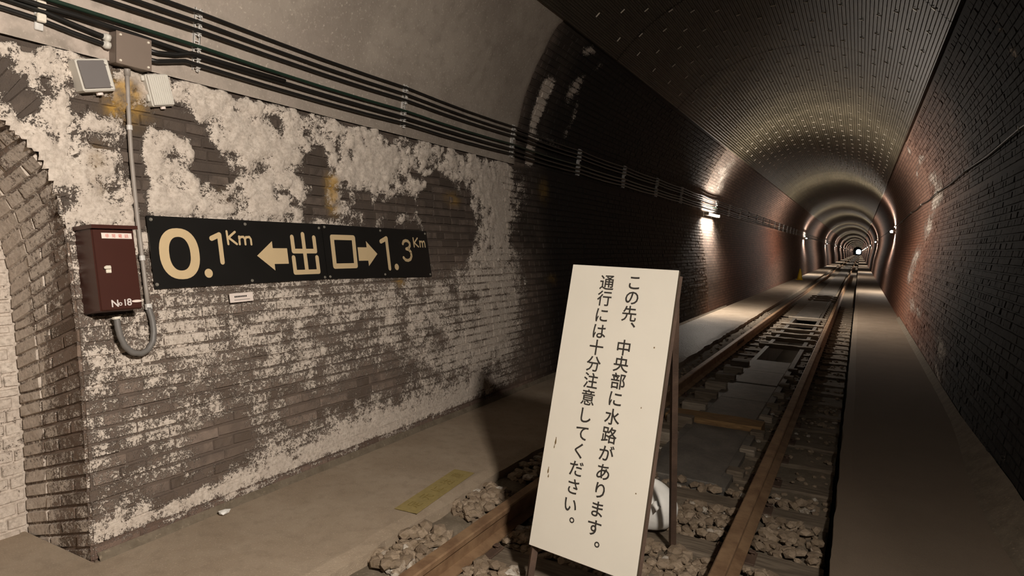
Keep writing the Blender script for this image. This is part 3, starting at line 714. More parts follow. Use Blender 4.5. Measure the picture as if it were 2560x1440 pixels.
for i, y in enumerate(slp):
    V, F = timber(-.95 if i else -.9, .915, .095, .13, i)
    o = thing('timber_sleeper', ['full-width timber sleeper under the front feet of the warning board, nearest the camera', 'full-width timber sleeper just behind the warning board front feet',
        'full-width timber sleeper at the back leg of the warning board', 'full-width timber sleeper at the start of the drain covers, beyond the white bag'][i], 'sleeper', (0, y, -.141), 'full-width timber sleepers near the warning board')
    obj('beam', mesh('beam', V, F, M['wood']), o)
    for x in RX: baseplate(o, x, .0)
XB = [5.71, 10.84, 11.72, 12.45, 13.2, 14.2, 15.68]
for i, y in enumerate(half):
    y += min((.17-abs(y-q))*(1 if y > q else -1) if abs(y-q) < .17 else 0 for q in XB[:1]) if abs(y-5.71) < .17 else 0
    for sd, nm in ((-1, 'left'), (1, 'right')):
        x0, x1 = (-.93, -.265) if sd < 0 else (.315, .915)
        if sd > 0 and i % 3 == 1: x0 = .24
        V, F = timber(x0, x1, .075, .12, i*2+sd)
        o = thing('sleeper_block', '%s short timber block under the %s rail beside the drain, counting from the warning board' % (ORD[i], nm), 'sleeper', (0, y+random.uniform(-.02, .02), -.139), 'short sleeper blocks under the %s rail' % nm)
        obj('beam', mesh('beam', V, F, M['wood']), o)
        baseplate(o, RX[0] if sd < 0 else RX[1])
        if y < 9:
            q = MB().box((.262 if sd > 0 else -.44), (.375 if sd > 0 else -.215), -.055, .055, -.02, .045 if sd > 0 else .075, .008); q.build('end_wedge', M['bar' if i % 2 else 'wood'], o)
cov = [(4.17, 5.56), (5.86, 6.70), (6.73, 7.55), (7.58, 8.40), (8.43, 9.30), (15.95, 17.3), (17.33, 18.7), (18.73, 20.1), (20.13, 21.5)]
for i, (a, b_) in enumerate(cov):
    m_ = MB().box(-.205, .255, 0, b_-a, -.05, 0, .008)
    o = m_.build('drain_cover', M['slab'], None, loc=(0, a, -.115+(.006 if i % 2 else 0)))
    tag(o, '%s grey concrete drain cover slab between the rails, %s' % (ORD[i], 'counting from the warning board'), 'slab', 'grey drain covers between the rails')
m_ = MB().box(-.205, .255, 24.6, 700, -.16, -.115); o = m_.build('drain_cover', M['slab']); tag(o, 'continuous far run of drain cover slabs receding between the rails', 'slab')
for i, y in enumerate([5.71, 10.84, 11.72, 12.45, 13.2, 14.2, 15.68, 22.0, 22.9, 23.8]):
    w_ = .13 if i == 0 else .055
    V, F = timber(-.47 if i == 0 else -.36, .34 if i == 0 else .42, w_, .10 if i == 0 else .07, 90+i)
    o = obj('crossbeam', mesh('crossbeam', V, F, M['wood_orange' if i == 0 else 'bar']), None, (0, y, -.075 if i == 0 else -.085), (0, 0, random.uniform(-.02, .02)))
    tag(o, 'wide rust-stained timber crossbeam between two drain covers' if i == 0 else '%s pale crossbeam spanning the open dark drain channel between the rails' % ORD[i-1], 'beam', None if i == 0 else 'pale crossbeams over the open channel')
# ------------------------------------------------------------------ rails
RPROF = [(-.0325, -.006), (-.026, 0), (.026, 0), (.0325, -.006), (.0325, -.028), (.008, -.038), (.007, -.108), (.056, -.122), (.056, -.130), (-.056, -.130), (-.056, -.122), (-.007, -.108), (-.008, -.038), (-.0325, -.028)]
for sd, x in zip(('left', 'right'), RX):
    o = thing('rail', 'rusty brown %s-hand steel rail running down the tunnel' % sd + (', passing behind the warning board' if sd == 'left' else ', in full view beside the right path'), 'rail', (x, 0, 0), 'railway rails')
    ys_ = [-3, 0, 3, 6, 10, 14, 20, 30, 60, 120, 300, 700]; V = [(a, y, b_) for y in ys_ for a, b_ in RPROF]; n = len(RPROF)
    F = [(i*n+k, i*n+(k+1) % n, (i+1)*n+(k+1) % n, (i+1)*n+k) for i in range(len(ys_)-1) for k in range(n)]+[tuple(range(n))]
    obj('rail_bar', mesh('rail_bar', V, F, M['rail']), o)
    fp = MB()
    for s_ in (-1, 1): fp.box(s_*.012-.008, s_*.012+.008, 10.3, 10.85, -.100, -.040, .004)
    f_ = fp.build('fishplate', M['rust'], o)
    for k in range(4):
        bt = MB(); bt.tube([(-.034, 10.37+k*.135, -.07), (.034, 10.37+k*.135, -.07)], .011, 6); bt.build('bolt', M['rust'], f_)
# ================================================================== WALL FIXTURES
def frame(side, y, s, off=0.0):
    x, z, nx, nz = [float(q) for q in sec(s)]
    n = Vector((side*nx, 0, nz)).normalized(); Y = Vector((0, 1, 0)) if side < 0 else Vector((0, -1, 0)); t = n.cross(Y)
    M_ = Matrix((n, Y, t)).transposed().to_4x4()
    X, Z = WP(side, s, off); M_.translation = (float(X), y, float(Z)); return M_
def wthing(name, label, cat, side, y, s, off=0, group=None, roll=0):
    o = bpy.data.objects.new(name, None); COL.objects.link(o); o.empty_display_size = .1
    o.matrix_world = frame(side, y, s, off) @ Matrix.Rotation(roll, 4, 'X'); return tag(o, label, cat, group)
s_of = lambda z: float(np.interp(z, PZ, PS))
# ------------------------------------------------------------------ cable brackets
ZC = [2.513, 2.467, 2.425, 2.347, 2.298, 2.255]; SCB = [s_of(z) for z in ZC]; CR = [.0075, .0085, .0095, .0095, .0115, .0105]; COFF = .048
S0 = (SCB[0]+SCB[-1])/2; HB = (SCB[0]-SCB[-1])/2+.022
def bracket_parts(o):
    c = MB(); w_, d_ = .019, .028
    for a, b_ in ((-w_, -w_+.003), (w_-.003, w_)): c.box(0, d_, a, b_, -HB, HB)
    c.box(0, .003, -w_, w_, -HB, HB); c.box(d_-.003, d_, -w_, -w_+.009, -HB, HB); c.box(d_-.003, d_, w_-.009, w_, -HB, HB)
    z = -HB+.02
    while z < HB: c.box(d_-.002, d_+.001, -.011, .011, z, z+.006); z += .030
    c.build('channel', M['galv'], o)
    for s_, r in zip(SCB, CR):
        zz = s_-S0; k = MB()
        pts = [(COFF-.006+math.sin(t)*(r+.003), 0, zz+math.cos(t)*(r+.003)) for t in np.linspace(0, PI, 7)]
        V = []; 
        for p in pts: V += [(p[0], -.012, p[2]), (p[0], .012, p[2])]
        F = [(2*i, 2*i+1, 2*i+3, 2*i+2) for i in range(6)]; k.add(V, F)
        k.box(d_-.002, COFF-.004, -.012, .012, zz+r+.001, zz+r+.004); k.box(d_-.002, COFF-.004, -.012, .012, zz-r-.004, zz-r-.001)
        cl = k.build('cable_clamp', M['galv'], o)
        b_ = MB(); b_.tube([(d_, .006, zz-r-.012), (d_+.022, .006, zz-r-.012)], .0045, 6); b_.tube([(d_+.004, .006, zz-r-.012), (d_+.010, .006, zz-r-.012)], .008, 6)
        b_.build('clamp_bolt', M['galv'], cl)
BY = [2.07+1.645*k for k in range(22)]; first = None
for i, y in enumerate(BY):
    lab = '%s slotted steel bracket along the six left-wall cables, counting away from the camera' % ORD[i]
    if first is None:
        first = wthing('cable_bracket', lab, 'bracket', -1, y, S0, 0, 'slotted cable brackets on the left wall'); bracket_parts(first)
    else:
        c = copy_tree(first); c.matrix_world = frame(-1, y, S0, 0); c['label'] = lab
def cpt(s_, y, off=COFF):
    x, z = WP(-1, s_, off); return (float(x), y, float(z))
CL = ['topmost and thinnest black cable', 'second black cable from the top', 'third black cable from the top', 'dark green cable below the gap', 'thick black cable second from the bottom', 'lowest thick black cable']
for k in range(6):
    pts = []
    ys_ = [-2.0, .43]+BY
    if k == 3: pre = [(-2.0, SCB[3]), (.43, SCB[3]), (1.2, SCB[3]+.004)]
    elif k < 3: pre = [(-2.0, SCB[k]), (.43, SCB[k]), (1.2, SCB[k]-.004)]
    elif k == 4: pre = [(-2.0, s_of(2.335)), (.43, s_of(2.335)), (1.37, s_of(2.315)), (1.5, s_of(2.318)), (1.70, s_of(2.312)), (1.9, s_of(2.303))]
    else: pre = [(1.80, s_of(2.215)), (1.86, s_of(2.218)), (1.93, s_of(2.238)), (2.0, SCB[5]+.002)]
    for y, s_ in pre: pts.append(cpt(s_, y))
    for i, y in enumerate(BY):
        pts.append(cpt(SCB[k], y))
        if i < len(BY)-1:
            sag = .010 if i < 10 else .006
            for f in (.25, .5, .75): pts.append(cpt(SCB[k]-sag*math.sin(PI*f)*(1 if k != 4 else .6), y+(BY[i+1]-y)*f, COFF-.004))
    for y in (45, 60, 90, 130): pts.append(cpt(SCB[k], y))
    m_ = MB().tube(pts, CR[k], 8)
    o = m_.build('cable', M['cable_green' if k == 3 else 'cable'], None, True)
    tag(o, CL[k]+' of the bundle along the left wall', 'cable', 'wall cables on brackets')
# two heavy cables left of the metal box, and one short heavy cable to its right
for k, (za, zb, lab) in enumerate(((2.300, 2.268, 'upper thick black cable entering the left side of the metal cable box'), (2.262, 2.235, 'lower thick black cable entering the left side of the metal cable box'))):
    pts = [cpt(s_of(za+.0), -1.0, .03), cpt(s_of(za), .9, .03), cpt(s_of(za+.004), 1.25, .032), cpt(s_of(za-.002), 1.38, .035), cpt(s_of((za+zb)/2-.004), 1.50, .035), cpt(s_of(zb), 1.60, .035), cpt(s_of(zb-.004), 1.645, .035)]
    o = thing('cable', lab, 'cable', (0, 0, 0), 'thick cables at the metal box'); MB().tube(pts, .0105, 8).build('sheath', M['cable'], o, True)
    p0 = Vector(cpt(s_of(zb-.001), 1.617, .035)); p1 = Vector(cpt(s_of(zb-.004), 1.645, .035))
    MB().tube([p0, p0.lerp(p1, .3), p0.lerp(p1, .32), p1], [.013, .015, .018, .018], 8).build('gland', M['boxwhite'], o, True)
pts = [cpt(s_of(2.262), 1.80, .035), cpt(s_of(2.262), 1.87, .036), cpt(s_of(2.276), 1.95, .042), cpt(SCB[4]+.006, 2.03, .052), cpt(SCB[4]+.004, 2.2, .058), cpt(SCB[4]+.004, 2.6, .062)]
o = MB().tube(pts, .0105, 8).build('cable', M['cable'], None, True); tag(o, 'short thick black cable leaving the right side of the metal cable box, above the lowest', 'cable')
# small bracket at the left edge
o = wthing('cable_bracket', 'short steel bracket clamping two cables at the far left edge of the view', 'bracket', -1, 1.375, s_of(2.295), 0)
MB().box(0, .028, -.016, .016, -.075, .075, .003).build('channel', M['galv'], o)
for zz in (-.028, .022): MB().box(.028, .052, -.017, .017, zz-.016, zz+.018, .004).build('cable_clamp', M['clip'], o)
# ------------------------------------------------------------------ metal cable box
o = wthing('cable_box', 'square brownish-grey metal cable box on the left wall just below the green cable', 'box', -1, 1.733, s_of(2.228), .0)
MB().box(-.03, .070, -.078, .078, -.069, .069, .002).build('body', M['jbox'], o)
MB().box(.070, .076, -.080, .080, -.071, .071, .002).build('lid', M['jbox'], o)
for a in (-1, 1):
    for b_ in (-1, 1): MB().tube([(.076, a*.063, b_*.056), (.080, a*.063, b_*.056)], [.006, .005], 8).build('screw', M['clip'], o)
# ------------------------------------------------------------------ two plastic boxes
o = wthing('terminal_box', 'off-white plastic box with a dark grey lid, left of the metal cable box', 'box', -1, 1.572, s_of(2.082), 0, None, .26)
MB().box(-.03, .062, -.070, .070, -.068, .068, .007).build('body', M['boxwhite'], o)
MB().box(.062, .069, -.066, .048, -.056, .060, .003).build('lid', M['boxlid'], o)
for b_ in (-.045, .048): MB().tube([(.066, .050, b_), (.072, .050, b_)], .008, 8).build('screw', M['boxwhite'], o)
MB().tube([(.025, .012, -.082), (.025, .012, -.066)], .014, 10).build('gland', M['sticker'], o)
o = wthing('terminal_box', 'pale ribbed plastic box right of the conduit, below the metal cable box', 'box', -1, 1.868, s_of(2.085), 0, None, .24)
MB().box(-.03, .040, -.052, .060, -.074, .074, .005).build('body', M['boxwhite'], o)
rb = MB().box(.040, .050, -.048, .056, -.070, .070, .003)
for k in range(9): rb.box(.050, .0525, -.040+k*.0105, -.034+k*.0105, -.064, .064)
rb.build('ribbed_lid', M['boxwhite'], o)
MB().box(.01, .030, -.066, -.052, .045, .070, .003).build('mounting_lug', M['boxwhite'], o); MB().box(.01, .034, -.062, -.052, -.050, -.015, .004).build('latch', M['boxwhite'], o)
MB().tube([(.018, .010, -.086), (.018, .010, -.072)], .012, 10).build('gland', M['sticker'], o)
# ------------------------------------------------------------------ conduit with a flexible loop
def wp(y, z, off): x, zz = WP(-1, s_of(z), off); return (float(x), y, float(zz))
o = thing('conduit', 'slim grey vertical conduit ending in a flexible loop under the red-brown box', 'pipe', (-1.95, 1.74, 1.0))
def rel(p): return (p[0]+1.95, p[1]-1.74, p[2]-1.0)
MB().tube([rel(wp(1.728, z, .022)) for z in np.linspace(2.165, 1.055, 12)], .0095, 10).build('rigid_pipe', M['pvc'], o, True)
MB().tube([rel(wp(1.728, 2.170, .022)), rel(wp(1.728, 2.12, .022))], [.016, .013], 10).build('top_adaptor', M['pvc'], o, True)
loop = [(1.728, 1.06), (1.738, 1.00), (1.738, .95), (1.728, .905), (1.70, .870), (1.665, .857), (1.625, .867), (1.592, .90), (1.575, .945), (1.568, .99), (1.566, 1.03)]
lp = []
for i in range(len(loop)-1):
    for f in (0, .25, .5, .75): lp.append((loop[i][0]+(loop[i+1][0]-loop[i][0])*f, loop[i][1]+(loop[i+1][1]-loop[i][1])*f))
lp.append(loop[-1]); L2 = [rel(wp(y, z, .024+.028*min(1, i/len(lp)*1.4))) for i, (y, z) in enumerate(lp)]
MB().tube(L2, [.0125+.0012*(i % 2) for i in range(len(L2))], 10).build('flexible_loop', M['flex'], o, True)
for y, z in ((1.728, 1.885), (1.728, 1.285)):
    MB().tube([rel(wp(y, z-.011, .022)), rel(wp(y, z+.011, .022))], .0125, 10).build('saddle_clip', M['galv'], o); 
MB().tube([rel(wp(1.73, 1.075, .022)), rel(wp(1.73, 1.050, .022))], .015, 10).build('coupling', M['galv'], o)
MB().tube([L2[-2], L2[-1]], .017, 10).build('end_coupling', M['clip'], o)
# ------------------------------------------------------------------ red-brown emergency telephone box
o = wthing('telephone_box', 'red-brown steel emergency box on the left wall beside the black distance sign', 'box', -1, 1.553, s_of(1.228), 0)
hy, hz, d_ = .0875, .180, .125
MB().box(-.03, d_, -hy, hy, -hz, hz, .004).build('body', M['brown'], o)
MB().box(d_, d_+.006, -hy+.003, hy-.003, -hz+.003, hz-.012, .003).build('door', M['brown'], o)
rf = MB(); rf.add([(-.03, -hy-.008, hz+.020), (-.03, hy+.008, hz+.020), (d_+.022, -hy-.008, hz+.004), (d_+.022, hy+.008, hz+.004), (-.03, -hy-.008, hz+.002), (-.03, hy+.008, hz+.002), (d_+.022, -hy-.008, hz-.012), (d_+.022, hy+.008, hz-.012)],
    [(0, 2, 3, 1), (4, 5, 7, 6), (2, 6, 7, 3), (0, 4, 6, 2), (1, 3, 7, 5), (0, 1, 5, 4)]); rf.build('sloping_roof', M['brown'], o)
hd = MB().box(d_+.006, d_+.012, -.052, -.030, -.020, .012, .002); hd.box(d_+.012, d_+.022, -.062, -.034, -.004, .008, .003); hd.build('door_latch', M['clip'], o)
st = MB().box(d_+.006, d_+.0072, -.052, .074, .128, .152).build('sticker', M['sticker'], o)
V, F = letters([(c, -.030+i*.027, .1395, .0165, False) for i, c in enumerate('非常電話')], lambda u, v: (d_+.0078, u, v), .006)
obj('lettering', mesh('lettering', V, F, M['ink_red']), st)
V, F = letters([('N', -.030, -.150, .040, True), ('o', -.008, -.154, .028, True), ('1', .012, -.149, .036, True), ('8', .030, -.148, .040, True)], lambda u, v: (d_+.0075, u, v), .020)
obj('number', mesh('number', V, F, M['numeral']), o)
q = MB(); q.add([(d_+.0066, .063+.022*math.cos(t), -.146+.0055*math.sin(t)) for t in np.linspace(0, 2*PI, 17)[:-1]], [tuple(range(16))]); q.build('maker_plate', M['sticker'], o)
# ------------------------------------------------------------------ black distance signs
SY, SZ = 2.0, 1.31; KL = .985
def stroke(m_, pts, w, cap=True, closed=False):
    """flat stroke with round ends, in (u, v) at height h"""
    pts = [Vector((p[0], p[1])) for p in pts]; n = len(pts)
    seg = list(zip(pts[:-1], pts[1:]))+([(pts[-1], pts[0])] if closed else [])
    for a, b_ in seg:
        d = (b_-a).normalized(); p = Vector((-d.y, d.x))*w*.5
        m_.append([a+p, a-p, b_-p, b_+p])
    for p in (pts if closed or cap else pts[1:-1]): m_.append([p+Vector((math.cos(t), math.sin(t)))*w*.5 for t in np.linspace(0, 2*PI, 15)[:-1]])
def flat(polys, name, parent, h=.0062, oy=0):
    m_ = MB()
    for i, P in enumerate(polys):
        z_ = h+.00003*(i % 7); m_.add([(z_, p[0]-oy, (p[1]-SZ)/KL) for p in P], [tuple(range(len(P)))])
    return m_.build(name, M['sign_cream'], parent)
def ell(cx, cy, rx, ry, p=2.3, n=36):
    out = []
    for t in np.linspace(0, 2*PI, n+1)[:-1]:
        c, s_ = math.cos(t), math.sin(t); out.append((cx+rx*math.copysign(abs(c)**(2/p), c), cy+ry*math.copysign(abs(s_)**(2/p), s_)))
    return out
def ringpoly(o_, i_): n = len(o_); return [[o_[k], o_[(k+1) % n], i_[(k+1) % n], i_[k]] for k in range(n)]
def disc(x, z, r): return [(x+r*math.cos(t), z+r*math.sin(t)) for t in np.linspace(0, 2*PI, 19)[:-1]]
def km(K, m_, w):
    P = []; k = K; stroke(P, [k[0], k[1]], w); stroke(P, [k[2], k[3]], w); stroke(P, [k[3], k[4]], w)
    a, b_, c, d, e, f = m_
    stroke(P, [a, b_], w); stroke(P, [(b_[0], b_[1]+.026), (b_[0]+.008, c[1]-.002), (c[0]-.006, c[1]), (d[0], d[1]+.028), d], w)
    stroke(P, [(d[0], d[1]+.026), (d[0]+.008, e[1]-.002), (e[0]-.006, e[1]), (f[0], f[1]+.028), f], w); return P
def sign(y0, y1, zt0, zt1, zb0, zb1, label, screws):
    oy = (y0+y1)/2
    o = wthing('distance_sign', label, 'sign', -1, oy, s_of(SZ), .008, 'black distance signs on the left wall')
    c = [(y0, zb0), (y1, zb1), (y1, zt1), (y0, zt0)]; V = [(x, p[0]-oy, (p[1]-SZ)/KL) for x in (0, .006) for p in c]
    obj('plate', mesh('plate', V, [(0, 3, 2, 1), (4, 5, 6, 7), (0, 1, 5, 4), (1, 2, 6, 5), (2, 3, 7, 6), (3, 0, 4, 7)], M['black_sign']), o)
    for a, b_ in screws: MB().tube([(.006, a-oy, (b_-SZ)/KL), (.011, a-oy, (b_-SZ)/KL)], [.009, .006], 8).build('screw', M['screw'], o)
    return o, oy
o, oy = sign(1.777, 2.872, 1.485, 1.487, 1.141, 1.149, 'left half of the black distance sign, reading 0.1 Km with an arrow left', [(1.796, 1.467), (1.788, 1.162), (2.317, 1.465), (2.319, 1.160), (2.852, 1.462), (2.852, 1.160)])
flat(ringpoly(ell(1.921, 1.306, .104, .124), ell(1.921, 1.306, .055, .082)), 'numeral_zero', o, oy=oy)
P = [disc(2.063, 1.207, .023)]; flat(P, 'decimal_point', o, oy=oy)
P = []; stroke(P, [(2.103, 1.384), (2.150, 1.404), (2.150, 1.262)], .026); flat(P, 'numeral_one', o, oy=oy)
flat(km([(2.196, 1.423), (2.198, 1.356), (2.246, 1.421), (2.203, 1.390), (2.250, 1.357)], [(2.269, 1.397), (2.268, 1.356), (2.302, 1.396), (2.304, 1.356), (2.340, 1.396), (2.342, 1.356)], .0125), 'unit_km', o, oy=oy)
P = [[(2.370, 1.294), (2.482, 1.376), (2.482, 1.210)], [(2.480, 1.336), (2.584, 1.336), (2.584, 1.247), (2.480, 1.247)]]; flat(P, 'arrow', o, oy=oy)
P = []; w_ = .028
stroke(P, [(2.714, 1.420), (2.714, 1.196)], w_); stroke(P, [(2.630, 1.402), (2.630, 1.320), (2.800, 1.320), (2.800, 1.402)], w_); stroke(P, [(2.624, 1.282), (2.624, 1.196), (2.806, 1.196), (2.806, 1.282)], w_)
flat(P, 'kanji_exit_first', o, oy=oy)
o, oy = sign(2.878, 3.958, 1.489, 1.474, 1.149, 1.126, 'right half of the black distance sign, reading 1.3 Km with an arrow right', [(2.898, 1.470), (2.897, 1.162), (3.422, 1.463), (3.417, 1.160), (3.937, 1.455), (3.94, 1.145)])
P = []; stroke(P, [(2.952, 1.408), (3.145, 1.408), (3.138, 1.226), (2.948, 1.226)], .033, closed=True); flat(P, 'kanji_exit_second', o, oy=oy)
P = [[(3.262, 1.388), (3.262, 1.220), (3.362, 1.302)], [(3.174, 1.346), (3.264, 1.346), (3.264, 1.257), (3.172, 1.257)]]; flat(P, 'arrow', o, oy=oy)
P = []; stroke(P, [(3.415, 1.388), (3.476, 1.411), (3.474, 1.200)], .030); flat(P, 'numeral_one', o, oy=oy)
flat([disc(3.552, 1.209, .023)], 'decimal_point', o, oy=oy)
P = []
stroke(P, [(3.653, 1.375), (3.665, 1.392), (3.69, 1.399), (3.715, 1.395), (3.732, 1.380), (3.732, 1.360), (3.715, 1.344), (3.685, 1.338)], .021)
stroke(P, [(3.685, 1.338), (3.715, 1.332), (3.735, 1.315), (3.737, 1.285), (3.720, 1.262), (3.690, 1.253), (3.660, 1.258), (3.642, 1.275)], .021); flat(P, 'numeral_three', o, oy=oy)
flat(km([(3.782, 1.419), (3.784, 1.354), (3.834, 1.419), (3.790, 1.384), (3.836, 1.354)], [(3.858, 1.397), (3.859, 1.354), (3.887, 1.396), (3.889, 1.354), (3.918, 1.396), (3.919, 1.354)], .012), 'unit_km', o, oy=oy)
# small white plate below
o = wthing('name_plate', 'small white plate with two dark lines of print below the black distance sign', 'sign', -1, 2.238, s_of(1.075), .012, None, .02)
MB().box(0, .004, -.072, .072, -.024, .024, .001).build('plate', M['sticker'], o)
q = MB()
for k in range(8): q.box(.004, .0044, -.044+k*.0098, -.0365+k*.0098, .001, .010)
q.build('print_line', M['ink'], o)
q = MB()
for k in range(14): q.box(.004, .0044, -.046+k*.0070, -.0415+k*.0070, -.0135, -.010)
q.build('print_line', M['ink'], o)
# ------------------------------------------------------------------ bulkhead lamps
def lamp_parts(o, kind):
    for s_ in (-.42, .42):
        b_ = MB().box(-.02, .012, s_-.03, s_+.03, -.05, .05, .004); b_.box(.010, .075, s_-.006, s_+.006, -.012, .012); b_.build('bracket_arm', M['galv'], o)
    h = MB().box(.070, .098, -.625, .625, -.032, .032, .008)
    for s_ in (-1, 1): h.box(.094, .160, s_*.605-.016, s_*.605+.016, -.034, .034, .008)
    h = h.build('housing', M['boxwhite'], o)
    MB().tube([(.128, -.59, 0), (.128, .59, 0)], .024, 12).build('diffuser', M['lamp_glow'], h, True)
    MB().tube([(.075, .2, .03), (.06, .2, .09), (.03, .2, .17)], .006, 6).build('flex_lead', M['cable'], o)
def small_lamp_parts(o):
    MB().box(-.02, .012, -.05, .05, -.05, .05, .004).build('wall_plate', M['galv'], o)
    MB().tube([(.0, 0, .02), (.07, 0, .02), (.10, 0, .0)], .011, 8).build('bracket_arm', M['galv'], o)
    h = MB().box(.060, .092, -.165, .165, -.055, .055, .012); h = h.build('housing', M['boxwhite'], o)
    g_ = MB().tube([(.124, -.150, 0), (.124, -.135, 0), (.124, .135, 0), (.124, .150, 0)], [.030, .044, .044, .030], 14).build('diffuser', M['lamp_glow_small'], h, True)
def lamp_lights(o, ln, r):
    """the beam of the fitting: out, up and down, each about 110 degrees wide"""
    X, Y, Z = Vector((1, 0, 0)), Vector((0, 1, 0)), Vector((0, 0, 1))
    for nm, d, p, w_ in (('beam_out', X, X*(.126+r), BEAM[0]), ('beam_up', Z, X*.126+Z*r, BEAM[1]), ('beam_down', -Z, X*.126-Z*r, BEAM[2])):
        l = bpy.data.lights.new(nm, 'AREA'); l.shape = 'RECTANGLE'; l.size = ln; l.size_y = .05; l.energy = w_; l.color = LAMP; l.spread = math.radians(SPREAD)
        lo = bpy.data.objects.new(nm, l); COL.objects.link(lo); lo.parent = o
        zl = -d; xl = Y; yl_ = zl.cross(xl); m_ = Matrix((xl, yl_, zl)).transposed().to_4x4(); m_.translation = p; lo.matrix_local = m_
protos = {}
def add_lamp(side, y, z, label, group=None):
    if side not in protos:
        o = wthing('wall_lamp', label, 'lamp', side, y, s_of(z), 0, group); protos[side] = o
        (lamp_parts(o, 0) if side < 0 else small_lamp_parts(o)); lamp_lights(o, 1.1 if side < 0 else .28, .034 if side < 0 else .052); return o
    c = copy_tree(protos[side]); c.matrix_world = frame(side, y, s_of(z), 0); c['label'] = label
    if group: c['group'] = group
    return c
LG = 'lit bulkhead lamps down the left wall'; RG = 'lit bulkhead lamps down the right wall'
add_lamp(-1, 14.45, 2.14, 'nearest lit wall lamp on the left wall, big white glow just under the cables', LG)
yl = [14.45+27.6*k for k in range(1, 14)]; yr = [26.5+26.0*k for k in range(0, 13)]
for i, y in enumerate(yl):
    add_lamp(-1, y, 2.17, '%s lit wall lamp down the left wall, counting the nearest as first' % ORD[i+1] if i < 6 else 'tiny far lit lamp in the left-hand row deep in the tunnel', LG if i < 6 else 'far left lamps')
for i, y in enumerate(yr):
    add_lamp(1, y, 2.20, '%s lit wall lamp down the right wall under the single cable' % ORD[i] if i < 4 else 'tiny far lit lamp in the right-hand row deep in the tunnel', RG if i < 4 else 'far right lamps')
add_lamp(1, .45, 2.62, 'lit wall lamp on the right wall beside the camera, outside the picture', RG)
add_lamp(-1, -13.0, 2.17, 'lit wall lamp on the left wall behind the camera', LG)
# ------------------------------------------------------------------ single cable on the right wall
pts = []
def cptR(z, y, off=.03): x, zz = WP(1, s_of(z), off); return (float(x), y, float(zz))
yb = [-1, 3.5, 6.3, 9.3, 12.3, 15.3, 18.3, 22.3, 26.5, 33, 39, 46, 52.5, 78.5, 104.5, 130]
for i, y in enumerate(yb):
    pts.append(cptR(2.43 if y < 20 else 2.38, y))
    if i < len(yb)-1: pts.append(cptR(2.41 if y < 20 else 2.36, (y+yb[i+1])/2, .022))
o = thing('cable', 'single dark cable strung along the right wall towards the lamps', 'cable', (0, 0, 0))
MB().tube(pts, .009, 7).build('sheath', M['cable'], o, True)
for y in yb[1:9]:
    p = cptR(2.43 if y < 20 else 2.38, y); MB().box(p[0]-.012, p[0]+.035, y-.012, y+.012, p[2]-.016, p[2]+.02, .003).build('wall_clip', M['screw'], o)
# ================================================================== WARNING BOARD
TL = Vector((-.217,2.764,1.320)); U_ = Vector((.9924,-.1230,-.0022)).normalized(); D_ = Vector((-.0677,-.2194,-.9733)); D_ = (D_-U_*D_.dot(U_)).normalized(); N_ = D_.cross(U_)   # N_ points back (away from viewer) or front
if N_.y > 0: N_ = -N_
BW, BH = .5204, 1.2972
o = bpy.data.objects.new('warning_board', None); COL.objects.link(o)
MB_ = Matrix((U_, D_, N_)).transposed().to_4x4(); MB_.translation = TL; o.matrix_world = MB_      # local x right, y down, z towards the reader
tag(o, 'tall cream A-frame warning board with two columns of black Japanese writing', 'sign')
MB().box(0, BW, 0, BH, -.006, 0, .0008).build('panel', M['board'], o)
MB().box(.001, BW-.001, .001, BH-.001, -.024, -.006).build('backing_frame', M['board_edge'], o)
c1 = 'この先、中央部に水路があります。'; v1 = [.067, .135, .208, .255, .360, .433, .508, .585, .664, .743, .822, .901, .980, 1.059, 1.137, 1.199]
c2 = '通行には十分注意してください。'; v2 = [.076, .150, .227, .301, .375, .450, .526, .602, .681, .760, .838, .917, .996, 1.074, 1.135]
IT = []
for i, (ch, v) in enumerate(zip(c1, v1)):
    IT.append((ch, (.326-.0015*i if ch not in '、。' else .348 if ch == '、' else .330), -v, .070, ch in '、。'))
for part_ in (IT[:4], IT[4:]):
    P1 = letters(part_, lambda u, v: (u, -v, .0008), .012)
    obj('lettering', mesh('lettering', P1[0], P1[1], M['ink']), o)
IT = [(ch, (.192-.0012*i if ch not in '、。' else .196), -v, .070, ch in '、。') for i, (ch, v) in enumerate(zip(c2, v2))]
P1 = letters(IT, lambda u, v: (u, -v, .0008), .012)
obj('lettering', mesh('lettering', P1[0], P1[1], M['ink']), o)
for (u, v, a, b_) in ((.055, .82, .0035, .018), (.052, .845, .002, .010), (.040, .955, .003, .016), (.045, .98, .0025, .008), (.46, .34, .003, .004), (.47, .95, .003, .003), (.44, .6, .002, .004)):
    q = MB(); q.add([(u+a*math.cos(t)*(1+.4*math.sin(3*t)), v+b_*math.sin(t), .0006) for t in np.linspace(0, 2*PI, 13)[:-1]], [tuple(range(12))]); q.build('stain', M['stain'], o)
inv = MB_.inverted()
def loc(p): return tuple(inv @ Vector(p))
def angle_leg(a, b_, name, w=.020):
    MB().tube([loc(a), loc(b_)], w, 4).build(name, M['rust'], o)
zg = -.125
for u in (.012, BW-.012):
    a = TL+U_*u+D_*.02-N_*.035; e = a+D_*((zg-a.z)/D_.z); angle_leg(a, e, 'front_leg')
hb = [TL+U_*u+D_*.10-N_*.05 for u in (.012, BW-.020)]
ft = [Vector((-.31, 3.17, -.112)), Vector((.222, 3.17, -.112))]
for a, e in zip(hb, ft): angle_leg(a, e, 'back_leg', .020)
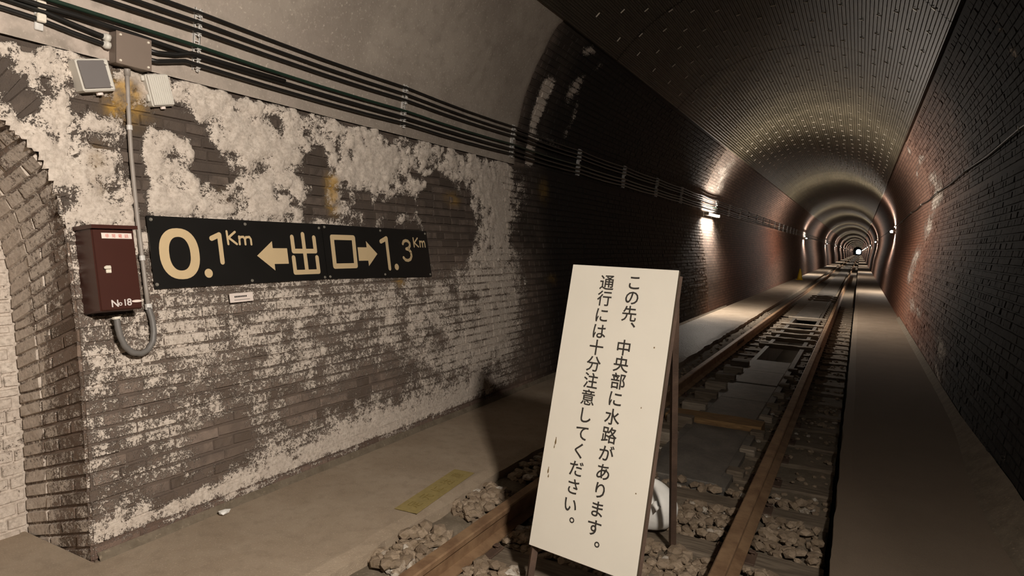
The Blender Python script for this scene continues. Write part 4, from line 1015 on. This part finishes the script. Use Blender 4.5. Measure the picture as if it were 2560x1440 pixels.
# ------------------------------------------------------------------ white sandbag behind the board
def bag():
    V = []; F = []; nu, nv = 40, 24
    for i in range(nv+1):
        ph = PI*i/nv
        for j in range(nu):
            t = 2*PI*j/nu
            r = 1+.08*math.sin(2*t+1)*math.sin(ph)+.035*math.sin(5*t+2*ph)*math.sin(ph)+.015*math.sin(11*t+3*math.cos(ph))*math.sin(ph)
            x = .155*math.sin(ph)*math.cos(t)*r; y = .12*math.sin(ph)*math.sin(t)*r; z = .145*math.cos(ph)*(1+.1*math.sin(t*2))
            if z < -.10: z = -.10+(z+.10)*.25
            V.append((x, y, z))
    for i in range(nv):
        for j in range(nu): F.append((i*nu+j, i*nu+(j+1) % nu, (i+1)*nu+(j+1) % nu, (i+1)*nu+j))
    return V, F
o = thing('sandbag', 'knotted white cloth bag weighing down the warning board, half hidden behind it', 'bag', (.035, 3.34, -.01))
V, F = bag(); obj('sack', mesh('sack', V, F, M['bag'], smooth=True), o)
kn = MB(); kn.tube([(.06, -.10, .055), (.078, -.125, .075), (.085, -.13, .05), (.10, -.115, .065)], [.010, .018, .016, .006], 8); kn.build('knot', M['bag'], o, True)
# ------------------------------------------------------------------ yellow sticker on the left path
o = thing('floor_sticker', 'worn yellow safety sticker lying on the left footpath', 'sticker', (-1.04, 2.87, .0045), rot=(0, 0, .09))
m_ = MB(); m_.add([(-.068, -.33, 0), (.068, -.33, 0), (.068, .32, 0), (-.068, .32, 0), (-.068, -.33, .002), (.068, -.33, .002), (.068, .32, .002), (-.068, .32, .002)], [(4, 5, 6, 7), (0, 1, 5, 4), (1, 2, 6, 5), (2, 3, 7, 6), (3, 0, 4, 7)])
m_.build('film', M['yellow_tape'], o)
V, F = letters([(c, -.24+i*.118, 0, .072, False) for i, c in enumerate('足元に注意')], lambda u, v: (-v, u, .0026), .0)
obj('lettering', mesh('lettering', V, F, M['tape_ink']), o)
# ------------------------------------------------------------------ traffic cone far down the left path
o = thing('traffic_cone', 'small yellow traffic cone standing far down the left path', 'cone', (-1.50, 33.5, .0))
MB().box(-.16, .16, -.16, .16, 0, .03, .01).build('base', M['cone'], o)
MB().tube([(0, 0, .03), (0, 0, .10), (0, 0, .50), (0, 0, .54)], [.13, .115, .035, .028], 16).build('cone_body', M['cone'], o, True)
# ------------------------------------------------------------------ loose white lump at the foot of the left wall
o = obj('stone', SM[3].copy(), None, (-1.745, 2.02, .018)); o.scale = (.05, .075, .045); o.data.materials.clear(); o.data.materials.append(M['bag'])
tag(o, 'single loose white lump lying on the left path against the wall foot', 'stone')
